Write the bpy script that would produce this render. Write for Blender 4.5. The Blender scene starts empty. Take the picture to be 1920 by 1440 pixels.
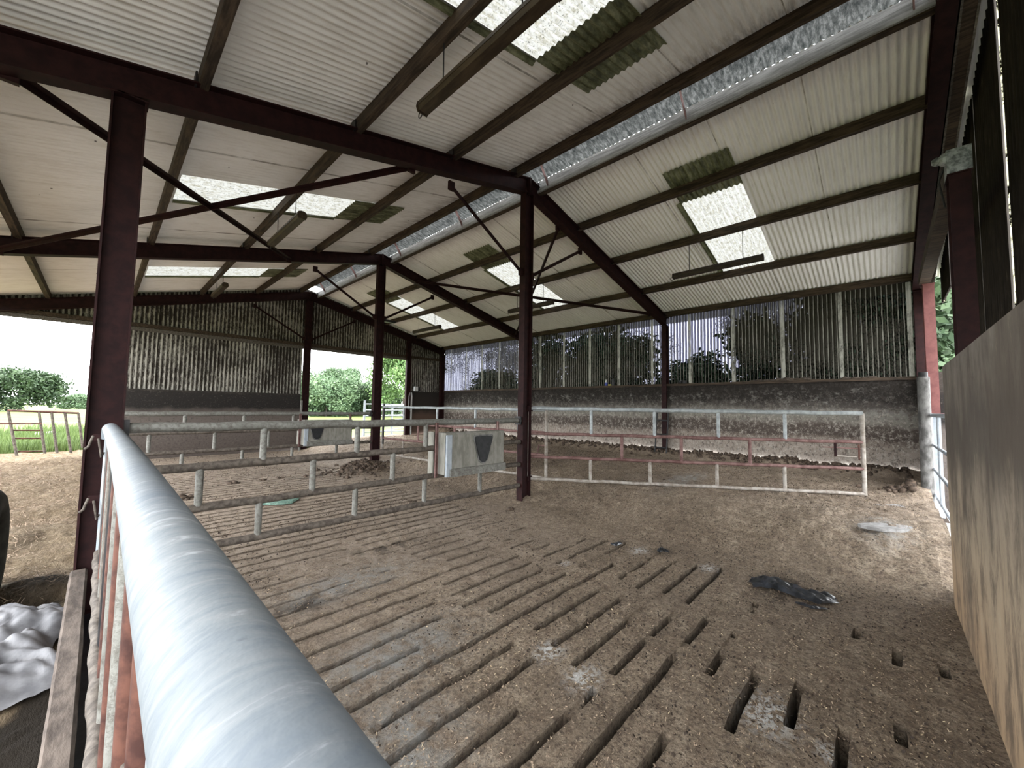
import bpy, bmesh, math, random
import numpy as np
from mathutils import Vector, Matrix
random.seed(7); rng = np.random.default_rng(7)
C = bpy.context.scene.collection
SC = bpy.context.scene

# ---------------------------------------------------------------- camera, sky, exposure
cd = bpy.data.cameras.new('camera'); cam = bpy.data.objects.new('camera', cd); C.objects.link(cam)
cd.sensor_fit = 'HORIZONTAL'; cd.sensor_width = 36.0; cd.lens = 735.42 / 1920 * 36; cd.clip_start = .02; cd.clip_end = 600
fwd = Vector((.72268, .68859, .05971)); rgt = Vector((.68908, -.72452, .01531)); upv = Vector((-.05380, -.03008, .99810))
cam.matrix_world = Matrix((( rgt.x, upv.x, -fwd.x, 0), (rgt.y, upv.y, -fwd.y, 0), (rgt.z, upv.z, -fwd.z, 1.5), (0, 0, 0, 1)))
SC.camera = cam
W = bpy.data.worlds.new('overcast_sky'); SC.world = W; W.use_nodes = True
wn = W.node_tree.nodes; wl = W.node_tree.links
bg = wn['Background']
tc = wn.new('ShaderNodeTexCoord'); sx = wn.new('ShaderNodeSeparateXYZ'); rp = wn.new('ShaderNodeValToRGB')
wl.new(tc.outputs['Generated'], sx.inputs[0]); wl.new(sx.outputs['Z'], rp.inputs[0]); wl.new(rp.outputs[0], bg.inputs['Color'])
rp.color_ramp.elements[0].color = (.92, .96, 1, 1); rp.color_ramp.elements[1].color = (1, 1, 1, 1)
bg.inputs['Strength'].default_value = 1.0
vs = SC.view_settings
vs.view_transform = 'Standard'; vs.look = 'None'; vs.gamma = 1.0; vs.use_curve_mapping = False
vs.exposure = 3.62
SC.cycles.use_denoising = True
SC.cycles.max_bounces = 10; SC.cycles.diffuse_bounces = 6; SC.cycles.transparent_max_bounces = 16

# ---------------------------------------------------------------- node materials
class NT:
    def __init__(s, name):
        s.m = bpy.data.materials.new(name); s.m.use_nodes = True; s.t = s.m.node_tree
        s.n = s.t.nodes; s.l = s.t.links; s.b = s.n['Principled BSDF']; s.out = s.n['Material Output']
        s.co = s.n.new('ShaderNodeTexCoord').outputs['Object']
    def put(s, sock, v):
        if isinstance(v, bpy.types.NodeSocket): s.l.new(v, sock)
        elif isinstance(v, tuple) and len(v) == 3 and sock.type == 'RGBA': sock.default_value = (*v, 1)
        else: sock.default_value = v
    def map(s, sc=(1, 1, 1), rot=(0, 0, 0)):
        n = s.n.new('ShaderNodeMapping'); s.l.new(s.co, n.inputs[0]); n.inputs['Scale'].default_value = sc; n.inputs['Rotation'].default_value = rot
        return n.outputs[0]
    def noise(s, scale, detail=4, rough=.6, vec=None, dist=0):
        n = s.n.new('ShaderNodeTexNoise'); s.l.new(vec or s.co, n.inputs['Vector'])
        n.inputs['Scale'].default_value = scale; n.inputs['Detail'].default_value = detail; n.inputs['Roughness'].default_value = rough; n.inputs['Distortion'].default_value = dist
        return n.outputs[0]
    def vor(s, scale, vec=None, out='Distance', rnd=1):
        n = s.n.new('ShaderNodeTexVoronoi'); s.l.new(vec or s.co, n.inputs['Vector']); n.inputs['Scale'].default_value = scale; n.inputs['Randomness'].default_value = rnd
        return n.outputs[out]
    def xyz(s, ax):
        n = s.n.new('ShaderNodeSeparateXYZ'); s.l.new(s.co, n.inputs[0]); return n.outputs[ax]
    def ramp(s, f, stops, interp='LINEAR'):
        n = s.n.new('ShaderNodeValToRGB'); s.put(n.inputs[0], f); r = n.color_ramp; r.interpolation = interp
        while len(r.elements) < len(stops): r.elements.new(.5)
        for e, (p, c) in zip(r.elements, stops):
            e.position = p; e.color = (c, c, c, 1) if not isinstance(c, tuple) else (*c, 1)
        return n.outputs[0]
    def mix(s, f, a, b, mode='MIX'):
        n = s.n.new('ShaderNodeMix'); n.data_type = 'RGBA'; n.blend_type = mode
        s.put(n.inputs[0], f); s.put(n.inputs[6], a); s.put(n.inputs[7], b); return n.outputs[2]
    def math(s, op, a, b=0.0, clamp=False):
        n = s.n.new('ShaderNodeMath'); n.operation = op; n.use_clamp = clamp; s.put(n.inputs[0], a); s.put(n.inputs[1], b); return n.outputs[0]
    def attr(s, name):
        n = s.n.new('ShaderNodeAttribute'); n.attribute_name = name; return n.outputs['Fac']
    def rand(s): return s.n.new('ShaderNodeObjectInfo').outputs['Random']
    def bump(s, h, strength=.3, dist=.01):
        n = s.n.new('ShaderNodeBump'); s.put(n.inputs['Height'], h); n.inputs['Strength'].default_value = strength; n.inputs['Distance'].default_value = dist
        s.l.new(n.outputs[0], s.b.inputs['Normal']); return n.outputs[0]
    def fin(s, col, rough=.7, metal=0.0, spec=.3):
        s.put(s.b.inputs['Base Color'], col); s.put(s.b.inputs['Roughness'], rough); s.put(s.b.inputs['Metallic'], metal)
        s.b.inputs['Specular IOR Level'].default_value = spec; return s.m

M = {}
def two(name, a, b, scale, rough=.7, metal=0.0, lo=.4, hi=.6, bump=.15, stretch=None, spec=.3, detail=5):
    t = NT(name); v = t.map(stretch) if stretch else None
    n = t.noise(scale, detail, .65, v); t.bump(n, bump)
    M[name] = t.fin(t.ramp(n, [(lo, a), (hi, b)]), rough, metal, spec); return M[name]
two('red_oxide_steel', (.012, .0042, .0045), (.022, .0075, .0072), 9, .65, spec=.12, bump=.05)
two('red_oxide_daylit', (.12, .042, .040), (.16, .060, .055), 9, .6)  # brighter copy of the column red, daylight put into the colour
two('dark_timber', (.020, .0135, .009), (.062, .042, .027), 5, .85, stretch=(6, .7, 6), bump=.3)
two('weathered_timber', (.05, .043, .036), (.12, .105, .09), 6, .8, stretch=(6, .8, 6), bump=.3)
two('daylit_timber', (.15, .147, .142), (.28, .275, .27), 6, .6, stretch=(6, .5, 6), bump=.2)  # daylight on the ridge purlin's face, put into the colour
two('rusty_pipe', (.032, .0105, .0075), (.088, .035, .023), 14, .7, bump=.2)
two('pink_pipe', (.085, .040, .036), (.17, .10, .09), 8, .7, bump=.2)
two('muddy_pipe', (.045, .035, .028), (.105, .088, .072), 22, .75, bump=.4)
two('pale_muddy_pipe', (.17, .14, .115), (.29, .265, .235), 10, .7, bump=.3)
two('light_pipe', (.20, .215, .22), (.31, .33, .335), 12, .55, .1, bump=.1)
two('black_steel', (.008, .008, .009), (.02, .018, .018), 20, .5)
two('black_rubber', (.006, .006, .007), (.014, .014, .016), 20, .55)
two('box_panel', (.125, .12, .098), (.20, .19, .165), 7, .6, stretch=(2, 2, .6))
two('white_plastic', (.4, .4, .39), (.5, .5, .49), 20, .5)
two('grey_sack', (.085, .085, .092), (.15, .15, .158), 6, .55, bump=.2)
two('green_net', (.08, .15, .12), (.17, .26, .21), 30, .8)
two('black_film', (.008, .009, .011), (.03, .033, .04), 12, .28, spec=.6)
two('stone', (.15, .145, .14), (.26, .255, .25), 12, .85, bump=.4)
two('concrete_kerb', (.05, .038, .031), (.105, .083, .068), 7, .9, bump=.5, stretch=(3, 1, 3))
two('dung', (.030, .021, .015), (.095, .067, .048), 18, .9, bump=.8)
two('crumb', (.016, .011, .008), (.05, .036, .027), 60, .9)
two('straw', (.25, .185, .11), (.58, .465, .31), 40, .85, lo=.3, hi=.7)
two('straw_dark', (.075, .052, .036), (.33, .245, .17), 60, .85, lo=.3, hi=.7)
two('bark', (.04, .032, .024), (.10, .085, .065), 9, .9, bump=.6)
two('tyre_rubber', (.018, .018, .0135), (.04, .038, .03), 9, .85)
two('lamp_casing', (.024, .015, .008), (.055, .036, .021), 9, .6, stretch=(3, .8, 3))
two('lamp_dark', (.02, .0135, .011), (.045, .032, .026), 9, .6, stretch=(3, .8, 3))
two('lamp_cover', (.024, .015, .008), (.05, .033, .019), 6, .45, stretch=(3, .6, 3))
two('pipe_grey', (.05, .048, .045), (.15, .145, .14), 4, .7, stretch=(2, 2, 1))
two('wrapping', (.10, .11, .11), (.32, .34, .34), 24, .4, .3)
two('blue_label', (.02, .03, .16), (.04, .06, .28), 20, .5)
two('wet_dirt', (.03, .022, .016), (.07, .052, .038), 14, .8, bump=.6)
two('yellow_card', (.30, .24, .04), (.42, .34, .08), 10, .7)

def make_galv():
    t = NT('galvanised_rail'); v = t.map((7, 26, 7), (.5, 0, .35))
    n = t.noise(1.6, 5, .7, v, .9); f = t.noise(70, 3, .6); g = t.noise(3, 4, .6)
    c = t.ramp(n, [(.30, (.095, .111, .130)), (.48, (.135, .149, .159)), (.60, (.16, .170, .177)), (.72, (.27, .285, .295))])
    c = t.mix(t.ramp(g, [(.45, 0.0), (.65, .55)]), c, (.095, .112, .135))
    sp = t.ramp(t.noise(7, 3, .5, t.map((1, .6, 1))), [(.69, 0.0), (.73, .6)]); c = t.mix(sp, c, (.06, .105, .19))
    pt = t.ramp(t.noise(38, 3, .6, t.map((1, .6, 1))), [(.24, .7), (.30, 0.0)]); c = t.mix(pt, c, (.06, .07, .08))
    t.bump(f, .06); M['galvanised_rail'] = t.fin(c, .62, 0, .2)
    t = NT('galvanised'); n = t.noise(7, 5, .7); M['galvanised'] = t.fin(t.ramp(n, [(.35, (.19, .215, .245)), (.65, (.30, .325, .345))]), .5, .1, .4)
    t = NT('galvanised_dirty'); n = t.noise(5, 6, .7); z = t.ramp(t.noise(34, 5, .75), [(.44, 0.0), (.66, .8)])
    t.bump(z, .3); M['galvanised_dirty'] = t.fin(t.mix(z, t.ramp(n, [(.35, (.115, .112, .098)), (.65, (.19, .188, .170))]), (.06, .05, .04)), .6, .05, .3)
make_galv()

def make_roof():
    t = NT('roof_sheet'); n = t.noise(1.1, 5, .6); st = t.noise(5, 4, .7, t.map((.6, 5, 1)))
    c = t.ramp(n, [(.3, (.74, .73, .70)), (.7, (.83, .825, .80))])
    c = t.mix(t.ramp(st, [(.5, 0.0), (.78, .4)]), c, (.40, .36, .29))
    y = t.xyz('Y'); fr = t.math('FRACT', t.math('ADD', t.math('DIVIDE', y, 1.015), .43))
    lap = t.math('LESS_THAN', fr, .014)
    c = t.mix(t.math('MULTIPLY', lap, t.ramp(t.noise(3), [(.35, .15), (.6, .75)])), c, (.12, .10, .075))
    # dirt that has gathered by the open ridge
    x = t.math('ABSOLUTE', t.math('SUBTRACT', t.xyz('X'), 4.74))
    d = t.math('MULTIPLY', t.ramp(x, [(.27, 1.0), (.62, .25), (.9, 0.0)]), t.ramp(t.noise(6, 5, .7, t.map((.5, 3, 1))), [(.36, 0.0), (.62, 1.0)]))
    c = t.mix(t.math('MULTIPLY', d, .8), c, (.16, .125, .085))
    sp = t.ramp(t.vor(3.2), [(.025, 1.0), (.04, 0.0)]); c = t.mix(t.math('MULTIPLY', sp, .8), c, (.03, .02, .015))
    M['roof_sheet'] = t.fin(c, .85, 0, .15)
    t = NT('moss_and_lap_shade'); n = t.noise(9, 5, .7, t.map((.5, 2, 1)))
    M['moss_and_lap_shade'] = t.fin(t.ramp(n, [(.35, (.045, .050, .024)), (.5, (.12, .13, .068)), (.7, (.26, .27, .165))]), .6, 0, .3)
    t = NT('skylight'); t.n.remove(t.b); sp = t.ramp(t.noise(48, 4, .75), [(.36, .25), (.44, 1.0)])
    br = t.ramp(t.noise(26, 4, .7, t.map((.35, 1, 1))), [(.34, (.078, .075, .060)), (.55, (.122, .123, .116))])
    c = t.mix(1.0, br, sp, 'MULTIPLY')
    tr = t.n.new('ShaderNodeBsdfTranslucent'); df = t.n.new('ShaderNodeBsdfDiffuse'); ms = t.n.new('ShaderNodeMixShader')
    t.l.new(c, tr.inputs[0]); t.l.new(c, df.inputs[0]); ms.inputs[0].default_value = .18
    t.l.new(tr.outputs[0], ms.inputs[1]); t.l.new(df.outputs[0], ms.inputs[2]); t.l.new(ms.outputs[0], t.out.inputs[0]); M['skylight'] = t.m
    t = NT('ridge_sheet'); t.n.remove(t.b); n = t.noise(7, 6, .75, t.map((1.2, 3, 1)))
    c = t.ramp(n, [(.36, (.012, .0135, .0135)), (.5, (.036, .038, .0375)), (.66, (.085, .088, .088))])
    tr = t.n.new('ShaderNodeBsdfTranslucent'); df = t.n.new('ShaderNodeBsdfDiffuse'); ms = t.n.new('ShaderNodeMixShader')
    t.l.new(c, tr.inputs[0]); t.l.new(c, df.inputs[0]); ms.inputs[0].default_value = .72
    t.l.new(tr.outputs[0], ms.inputs[1]); t.l.new(df.outputs[0], ms.inputs[2]); t.l.new(ms.outputs[0], t.out.inputs[0]); M['ridge_sheet'] = t.m
make_roof()

def make_clear():
    # weathered clear corrugated sheeting: see-through where clean, grime in valleys and spots, grazing-view stripes and crest highlights coloured in
    t = NT('clear_sheet'); y = t.xyz('Y'); z = t.xyz('Z')
    wv = t.math('FRACT', t.math('ADD', t.math('DIVIDE', y, .0762), t.math('MULTIPLY', t.math('SUBTRACT', t.noise(5, 2, .5), .5), .2)))
    d = t.math('ABSOLUTE', t.math('SUBTRACT', wv, .5))
    clean = t.ramp(d, [(.10, 1.0), (.17, .0)]); line = t.math('MULTIPLY', t.ramp(d, [(.36, 0.0), (.42, 1.0)]), t.ramp(t.noise(4, 4, .7, t.map((1, 3, .6))), [(.35, .35), (.6, 1.0)]))
    big = t.noise(.45, 3, .6); spots = t.noise(26, 4, .75, t.map((1, 1.6, .8)))
    grime = t.ramp(t.math('ADD', spots, t.math('MULTIPLY', t.math('SUBTRACT', big, .5), 1.1)), [(.50, 0.0), (.58, 1.0)])
    fr = t.math('FRACT', t.math('ADD', t.math('DIVIDE', y, 1.005), .41))
    seam = t.math('MULTIPLY', t.math('LESS_THAN', fr, .07), t.ramp(t.noise(7, 4, .7, t.map((1, 1, .5))), [(.36, .4), (.55, 1.0)]))
    top = t.ramp(t.math('SUBTRACT', z, 3.0), [(.80, 0.0), (.83, 1.0)])
    f = t.math('MAXIMUM', t.math('MAXIMUM', t.math('MULTIPLY', line, .9), t.math('MULTIPLY', grime, .95)), t.math('MAXIMUM', t.math('MULTIPLY', seam, .97), t.math('MULTIPLY', top, .9)))
    dirt = t.mix(seam, t.mix(line, (.030, .027, .022), (.145, .14, .12)), (.17, .165, .145))
    df = t.n.new('ShaderNodeBsdfDiffuse'); t.l.new(dirt, df.inputs[0])
    tl = t.n.new('ShaderNodeBsdfTranslucent'); t.put(tl.inputs[0], t.mix(seam, t.mix(line, (.0, .0, .0), (.022, .021, .018)), (.035, .034, .029)))
    dm = t.n.new('ShaderNodeAddShader'); t.l.new(df.outputs[0], dm.inputs[0]); t.l.new(tl.outputs[0], dm.inputs[1])
    tp = t.n.new('ShaderNodeBsdfTransparent'); t.put(tp.inputs[0], t.mix(clean, (.016, .016, .025), (.13, .132, .15)))
    ms = t.n.new('ShaderNodeMixShader'); t.l.new(f, ms.inputs[0]); t.l.new(tp.outputs[0], ms.inputs[1]); t.l.new(dm.outputs[0], ms.inputs[2])
    t.n.remove(t.b); t.l.new(ms.outputs[0], t.out.inputs[0]); M['clear_sheet'] = t.m
make_clear()

def make_cladding():
    t = NT('dirty_cladding'); z = t.xyz('Z')
    flake = t.noise(16, 6, .8, t.map((1.6, 1, .45))); big = t.noise(.9, 3, .6)
    prof = t.math('FRACT', t.math('DIVIDE', t.xyz('X'), .095)); crest = t.ramp(t.math('ABSOLUTE', t.math('SUBTRACT', prof, .5)), [(.1, 1.0), (.32, 0.0)])
    wear = t.math('ADD', t.math('ADD', flake, t.math('MULTIPLY', crest, .17)), t.math('MULTIPLY', t.math('SUBTRACT', big, .5), .5))
    f = t.ramp(wear, [(.52, 0.0), (.72, 1.0)])
    c = t.mix(f, (.024, .019, .015), (.31, .295, .26))
    fr = t.math('FRACT', t.math('DIVIDE', t.xyz('X'), 1.0)); c = t.mix(t.math('LESS_THAN', fr, .02), c, (.02, .016, .012))
    M['dirty_cladding'] = t.fin(c, .8, 0, .2)
    t = NT('dark_cladding'); n = t.noise(12, 6, .75, t.map((2.5, 1, .3)))
    M['dark_cladding'] = t.fin(t.ramp(n, [(.35, (.009, .0065, .005)), (.6, (.022, .017, .0125)), (.80, (.07, .057, .042))]), .85, 0, .15)
    t = NT('leaky_lap'); t.n.remove(t.b); n = t.noise(13, 5, .75, t.map((1.5, 1, 1))); f = t.ramp(n, [(.44, 0.0), (.52, 1.0)])
    df = t.n.new('ShaderNodeBsdfDiffuse'); df.inputs[0].default_value = (.02, .016, .012, 1); tr = t.n.new('ShaderNodeBsdfTranslucent'); tr.inputs[0].default_value = (.30, .29, .20, 1)
    ms = t.n.new('ShaderNodeMixShader'); t.l.new(f, ms.inputs[0]); t.l.new(df.outputs[0], ms.inputs[1]); t.l.new(tr.outputs[0], ms.inputs[2]); t.l.new(ms.outputs[0], t.out.inputs[0]); M['leaky_lap'] = t.m
make_cladding()

def make_walls():
    # long wall: tide lines of dirt left at different heights by the cattle
    t = NT('long_wall_concrete'); z = t.xyz('Z')
    w = t.noise(.8, 4, .6); w2 = t.noise(6, 5, .7)
    zz = t.math('ADD', z, t.math('ADD', t.math('MULTIPLY', t.math('SUBTRACT', w, .5), .28), t.math('MULTIPLY', t.math('SUBTRACT', w2, .5), .22)))
    zn = t.math('DIVIDE', zz, 2.2)
    c = t.ramp(zn, [(.12, (.19, .16, .135)), (.36, (.245, .205, .172)), (.43, (.17, .138, .115)), (.465, (.062, .047, .040)), (.555, (.070, .055, .046)),
                    (.60, (.17, .155, .132)), (.68, (.17, .16, .142)), (.735, (.058, .051, .045)), (.80, (.020, .017, .015)), (1.0, (.015, .012, .010))])
    sp = t.noise(15, 6, .85); up = t.ramp(z_ := t.math('DIVIDE', z, 2.2), [(.60, 1.0), (.74, .28), (.9, .06)]); fl = t.noise(6, 7, .75, t.map((1, 1, 1.3)), .15)
    c = t.mix(t.math('MULTIPLY', t.ramp(sp, [(.50, 0.0), (.60, .85)]), up), c, (.34, .31, .27)); c = t.mix(t.math('MULTIPLY', t.ramp(fl, [(.54, 0.0), (.66, .8)]), t.ramp(z_, [(.60, 0.0), (.66, 1.0), (.86, .8), (.95, .1)])), c, (.20, .19, .17))
    dk = t.noise(13, 6, .8, t.map((1, 1.3, .9))); c = t.mix(t.math('MULTIPLY', t.ramp(dk, [(.50, 0.0), (.60, .85)]), t.ramp(z_, [(.45, .9), (.75, .6), (.85, .2)])), c, (.065, .052, .043))
    t.bump(sp, .3); M['long_wall_concrete'] = t.fin(c, .9, 0, .15)
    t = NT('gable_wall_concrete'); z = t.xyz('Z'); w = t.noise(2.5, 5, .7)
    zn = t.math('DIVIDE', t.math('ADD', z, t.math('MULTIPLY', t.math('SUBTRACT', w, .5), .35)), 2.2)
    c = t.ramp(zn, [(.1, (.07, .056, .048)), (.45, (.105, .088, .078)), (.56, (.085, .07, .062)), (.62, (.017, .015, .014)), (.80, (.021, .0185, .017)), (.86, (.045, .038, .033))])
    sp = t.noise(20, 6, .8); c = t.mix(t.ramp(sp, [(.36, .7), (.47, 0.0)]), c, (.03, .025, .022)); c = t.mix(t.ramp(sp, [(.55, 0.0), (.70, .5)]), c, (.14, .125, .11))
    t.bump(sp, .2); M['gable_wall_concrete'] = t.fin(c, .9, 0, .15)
    t = NT('dark_gable_concrete'); z = t.xyz('Z'); w = t.noise(3, 5, .7)
    zn = t.math('DIVIDE', t.math('ADD', z, t.math('MULTIPLY', t.math('SUBTRACT', w, .5), .35)), 2.2)
    c = t.ramp(zn, [(.1, (.09, .06, .045)), (.5, (.085, .055, .042)), (.6, (.03, .024, .02)), (1.0, (.022, .019, .017))])
    M['dark_gable_concrete'] = t.fin(c, .9, 0, .15)
    t = NT('near_wall_concrete'); v = t.map((2.6, 2.6, .8)); st = t.noise(2.6, 7, .78, v, .3); z = t.xyz('Z'); w = t.noise(2.2, 4, .6, t.map((1, 1, .5)))
    zn = t.math('DIVIDE', t.math('ADD', z, t.math('MULTIPLY', t.math('SUBTRACT', w, .5), .75)), 2.2)
    c = t.ramp(zn, [(.05, (.36, .25, .155)), (.30, (.34, .265, .185)), (.47, (.25, .205, .155)), (.56, (.105, .088, .072)), (.66, (.085, .071, .060)), (.76, (.15, .128, .106)), (.9, (.185, .163, .140))])
    bl = t.noise(1.1, 5, .65, t.map((1, 1, 1), (0, .6, 0))); c = t.mix(t.ramp(bl, [(.52, 0.0), (.62, .6)]), c, (.085, .066, .052)); c = t.mix(t.ramp(st, [(.38, .75), (.54, 0.0)]), c, (.07, .055, .044)); c = t.mix(t.ramp(st, [(.60, 0.0), (.72, .65)]), c, (.40, .345, .25))
    t.bump(st, .25); M['near_wall_concrete'] = t.fin(c, .8, 0, .25)
make_walls()

def make_ground():
    t = NT('mucky_floor'); n1 = t.noise(1.3, 5, .65); n2 = t.noise(42, 6, .8); n3 = t.noise(9, 5, .7); n4 = t.noise(75, 4, .75); n5 = t.noise(22, 5, .8)
    c = t.ramp(n3, [(.32, (.215, .155, .110)), (.5, (.335, .262, .188)), (.68, (.45, .365, .27))])
    c = t.mix(t.ramp(n2, [(.38, .85), (.52, 0.0)]), c, (.065, .046, .036)); c = t.mix(t.ramp(n2, [(.56, 0.0), (.72, .7)]), c, (.50, .40, .29))
    c = t.mix(t.ramp(n5, [(.36, .75), (.48, 0.0)]), c, (.085, .060, .045)); c = t.mix(t.ramp(n4, [(.58, 0.0), (.68, .75)]), c, (.56, .46, .34)); c = t.mix(t.ramp(n4, [(.33, .8), (.42, 0.0)]), c, (.06, .043, .033))
    c = t.mix(t.ramp(n1, [(.42, .0), (.62, .45)]), c, (.145, .108, .078))
    pk = t.attr('pinkish'); c = t.mix(t.math('MULTIPLY', pk, t.ramp(n3, [(.35, .1), (.6, .6)])), c, (.42, .34, .275))
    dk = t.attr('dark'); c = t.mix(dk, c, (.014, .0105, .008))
    br = t.attr('bare'); c = t.mix(t.math('MULTIPLY', br, t.ramp(n3, [(.4, .1), (.58, .8)])), c, (.30, .295, .28))
    wh = t.attr('white'); c = t.mix(t.math('MULTIPLY', wh, t.ramp(t.noise(25, 4, .7), [(.46, 0.0), (.54, 1.0)])), c, (.62, .61, .59))
    t.bump(t.math('ADD', t.math('ADD', n2, n3), n5), 1.0, .03); M['mucky_floor'] = t.fin(c, .85, 0, .2)
    t = NT('hay_ground'); v = t.map((1, 1, 1)); n = t.noise(6, 6, .75, t.map((2.2, .7, 1), (0, 0, .5)), .8); n2 = t.noise(40, 5, .8, t.map((2, .6, 1), (0, 0, .8)))
    c = t.ramp(n, [(.3, (.12, .085, .052)), (.5, (.26, .195, .125)), (.7, (.42, .335, .23))]); c = t.mix(t.ramp(n2, [(.36, .7), (.5, 0.0)]), c, (.06, .043, .027))
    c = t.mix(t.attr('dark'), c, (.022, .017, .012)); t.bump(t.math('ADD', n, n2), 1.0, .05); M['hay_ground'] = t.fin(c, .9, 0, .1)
    t = NT('pasture'); n = t.noise(.35, 6, .7); n2 = t.noise(9, 4, .7); c = t.ramp(n, [(.35, (.085, .125, .034)), (.65, (.155, .195, .065))]); c = t.mix(t.ramp(n2, [(.4, .5), (.6, 0.0)]), c, (.035, .055, .016))
    M['pasture'] = t.fin(c, .9, 0, .1)
    two('bounce_grey', (.26, .25, .235), (.36, .35, .33), 1.5, .9, bump=.3)  # pale grey chosen for the light it bounces indoors
    two('yard_earth', (.11, .09, .072), (.19, .16, .13), 1.5, .9, bump=.5)
    for nm, a, b in (('grass_blades', (.05, .085, .018), (.105, .15, .042)), ('leaf_dark', (.018, .038, .017), (.045, .075, .030)), ('leaf_mid', (.060, .105, .055), (.12, .18, .09)), ('leaf_bright', (.075, .145, .045), (.15, .23, .085))):
        two(nm, a, b, 1.4, .65, lo=.35, hi=.65, bump=0)
make_ground()

# ---------------------------------------------------------------- mesh helpers  (x across the shed, y along the ridge, z up)
class MB:
    def __init__(s): s.v = []; s.f = []; s.sm = []
    def add(s, vs_, fs, smooth=False):
        o = len(s.v); s.v += [tuple(map(float, p)) for p in vs_]; s.f += [tuple(i + o for i in f) for f in fs]; s.sm += [smooth] * len(fs); return s
    def box(s, x0, x1, y0, y1, z0, z1):
        return s.add([(x0, y0, z0), (x1, y0, z0), (x1, y1, z0), (x0, y1, z0), (x0, y0, z1), (x1, y0, z1), (x1, y1, z1), (x0, y1, z1)],
                     [(0, 3, 2, 1), (4, 5, 6, 7), (0, 1, 5, 4), (1, 2, 6, 5), (2, 3, 7, 6), (3, 0, 4, 7)])
    def bar(s, p, q, w, h, hd=(0, 0, 1)):
        p = Vector(p); q = Vector(q); d = (q - p).normalized(); hd = Vector(hd); wd = d.cross(hd).normalized(); hh = wd.cross(d).normalized()
        c = [p + wd * a * w / 2 + hh * b * h / 2 for a, b in ((-1, -1), (1, -1), (1, 1), (-1, 1))]; c += [x + (q - p) for x in c]
        return s.add(c, [(0, 3, 2, 1), (4, 5, 6, 7), (0, 1, 5, 4), (1, 2, 6, 5), (2, 3, 7, 6), (3, 0, 4, 7)])
    def tube(s, pts, r, n=12, cap=True, r2=None):
        pts = [Vector(p) for p in pts]; k = len(pts); o = []; prev = None
        for i, p in enumerate(pts):
            d = (pts[min(i + 1, k - 1)] - pts[max(i - 1, 0)]).normalized()
            if prev is None: a = d.cross(Vector((0, 0, 1))); a = a if a.length > 1e-3 else d.cross(Vector((0, 1, 0)))
            else: a = prev - d * prev.dot(d)
            a.normalize(); prev = a; b = d.cross(a); rr = r if r2 is None else r + (r2 - r) * i / max(1, k - 1)
            rr = rr[i] if isinstance(rr, (list, tuple)) else rr
            o += [p + (a * math.cos(t) + b * math.sin(t)) * rr for t in [2 * math.pi * j / n for j in range(n)]]
        f = [(i * n + j, i * n + (j + 1) % n, (i + 1) * n + (j + 1) % n, (i + 1) * n + j) for i in range(k - 1) for j in range(n)]
        s.add(o, f, True)
        if cap: s.add(o[:n], [tuple(range(n - 1, -1, -1))]); s.add(o[-n:], [tuple(range(n))])
        return s
    def ibeam(s, p, q, depth, width, dd, tf=.013, tw=.009):
        p = Vector(p); q = Vector(q); dd = Vector(dd).normalized(); ax = (q - p).normalized(); dd = (dd - ax * dd.dot(ax)).normalized()
        s.bar(p, q, tw, depth - 2 * tf, dd)
        for sg in (-1, 1): s.bar(p + dd * sg * (depth - tf) / 2, q + dd * sg * (depth - tf) / 2, width, tf, dd)
        return s
    def prism(s, outline, y0, y1):      # outline in x, z
        n = len(outline); o = [(x, y0, z) for x, z in outline] + [(x, y1, z) for x, z in outline]
        return s.add(o, [tuple(range(n)), tuple(range(2 * n - 1, n - 1, -1))] + [(i, i + n, (i + 1) % n + n, (i + 1) % n) for i in range(n)])
    def blob(s, c, r, seed=0, sub=2, rough=.25, sq=(1, 1, 1)):
        bm = bmesh.new(); bmesh.ops.create_icosphere(bm, subdivisions=sub, radius=1); rd = random.Random(seed)
        k = [Vector((rd.uniform(-3, 3), rd.uniform(-3, 3), rd.uniform(-3, 3))) for _ in range(5)]; ph = [rd.uniform(0, 6) for _ in range(5)]
        vs_ = []
        for v in bm.verts:
            d = 1 + rough * sum(math.sin(v.co.dot(a) + b) for a, b in zip(k, ph)) / 2.5
            vs_.append((c[0] + v.co.x * d * r * sq[0], c[1] + v.co.y * d * r * sq[1], c[2] + v.co.z * d * r * sq[2]))
        fs = [tuple(v.index for v in f.verts) for f in bm.faces]; bm.free(); return s.add(vs_, fs, True)
    def build(s, name, mat, parent=None, kind=None):
        off = Vector((0, 0, 0)); a = parent
        while a is not None: off += a.location; a = a.parent
        me = bpy.data.meshes.new(name); me.from_pydata([(x - off.x, y - off.y, z - off.z) for x, y, z in s.v], [], s.f)
        me.polygons.foreach_set('use_smooth', s.sm); me.materials.append(M[mat] if isinstance(mat, str) else mat); me.update()
        o = bpy.data.objects.new(name, me); C.objects.link(o)
        if parent is not None: o.parent = parent
        if kind: o['kind'] = kind
        return o
def grid_obj(name, X, Y, Z, mat, parent=None, kind=None, attrs=None, smooth=True, off=(0, 0, 0)):
    r, c = X.shape; me = bpy.data.meshes.new(name)
    co = np.stack([X - off[0], Y - off[1], Z - off[2]], -1).reshape(-1, 3).astype(np.float32)
    i = np.arange(r * c).reshape(r, c); q = np.stack([i[:-1, :-1], i[:-1, 1:], i[1:, 1:], i[1:, :-1]], -1).reshape(-1, 4)
    raw_mesh(me, co, q, smooth)
    for k, a in (attrs or {}).items():
        at = me.attributes.new(k, 'FLOAT', 'POINT'); at.data.foreach_set('value', np.clip(a, 0, 1).ravel().astype(np.float32))
    me.materials.append(M[mat]); o = bpy.data.objects.new(name, me); C.objects.link(o)
    if parent is not None: o.parent = parent
    if kind: o['kind'] = kind
    return o
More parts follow.
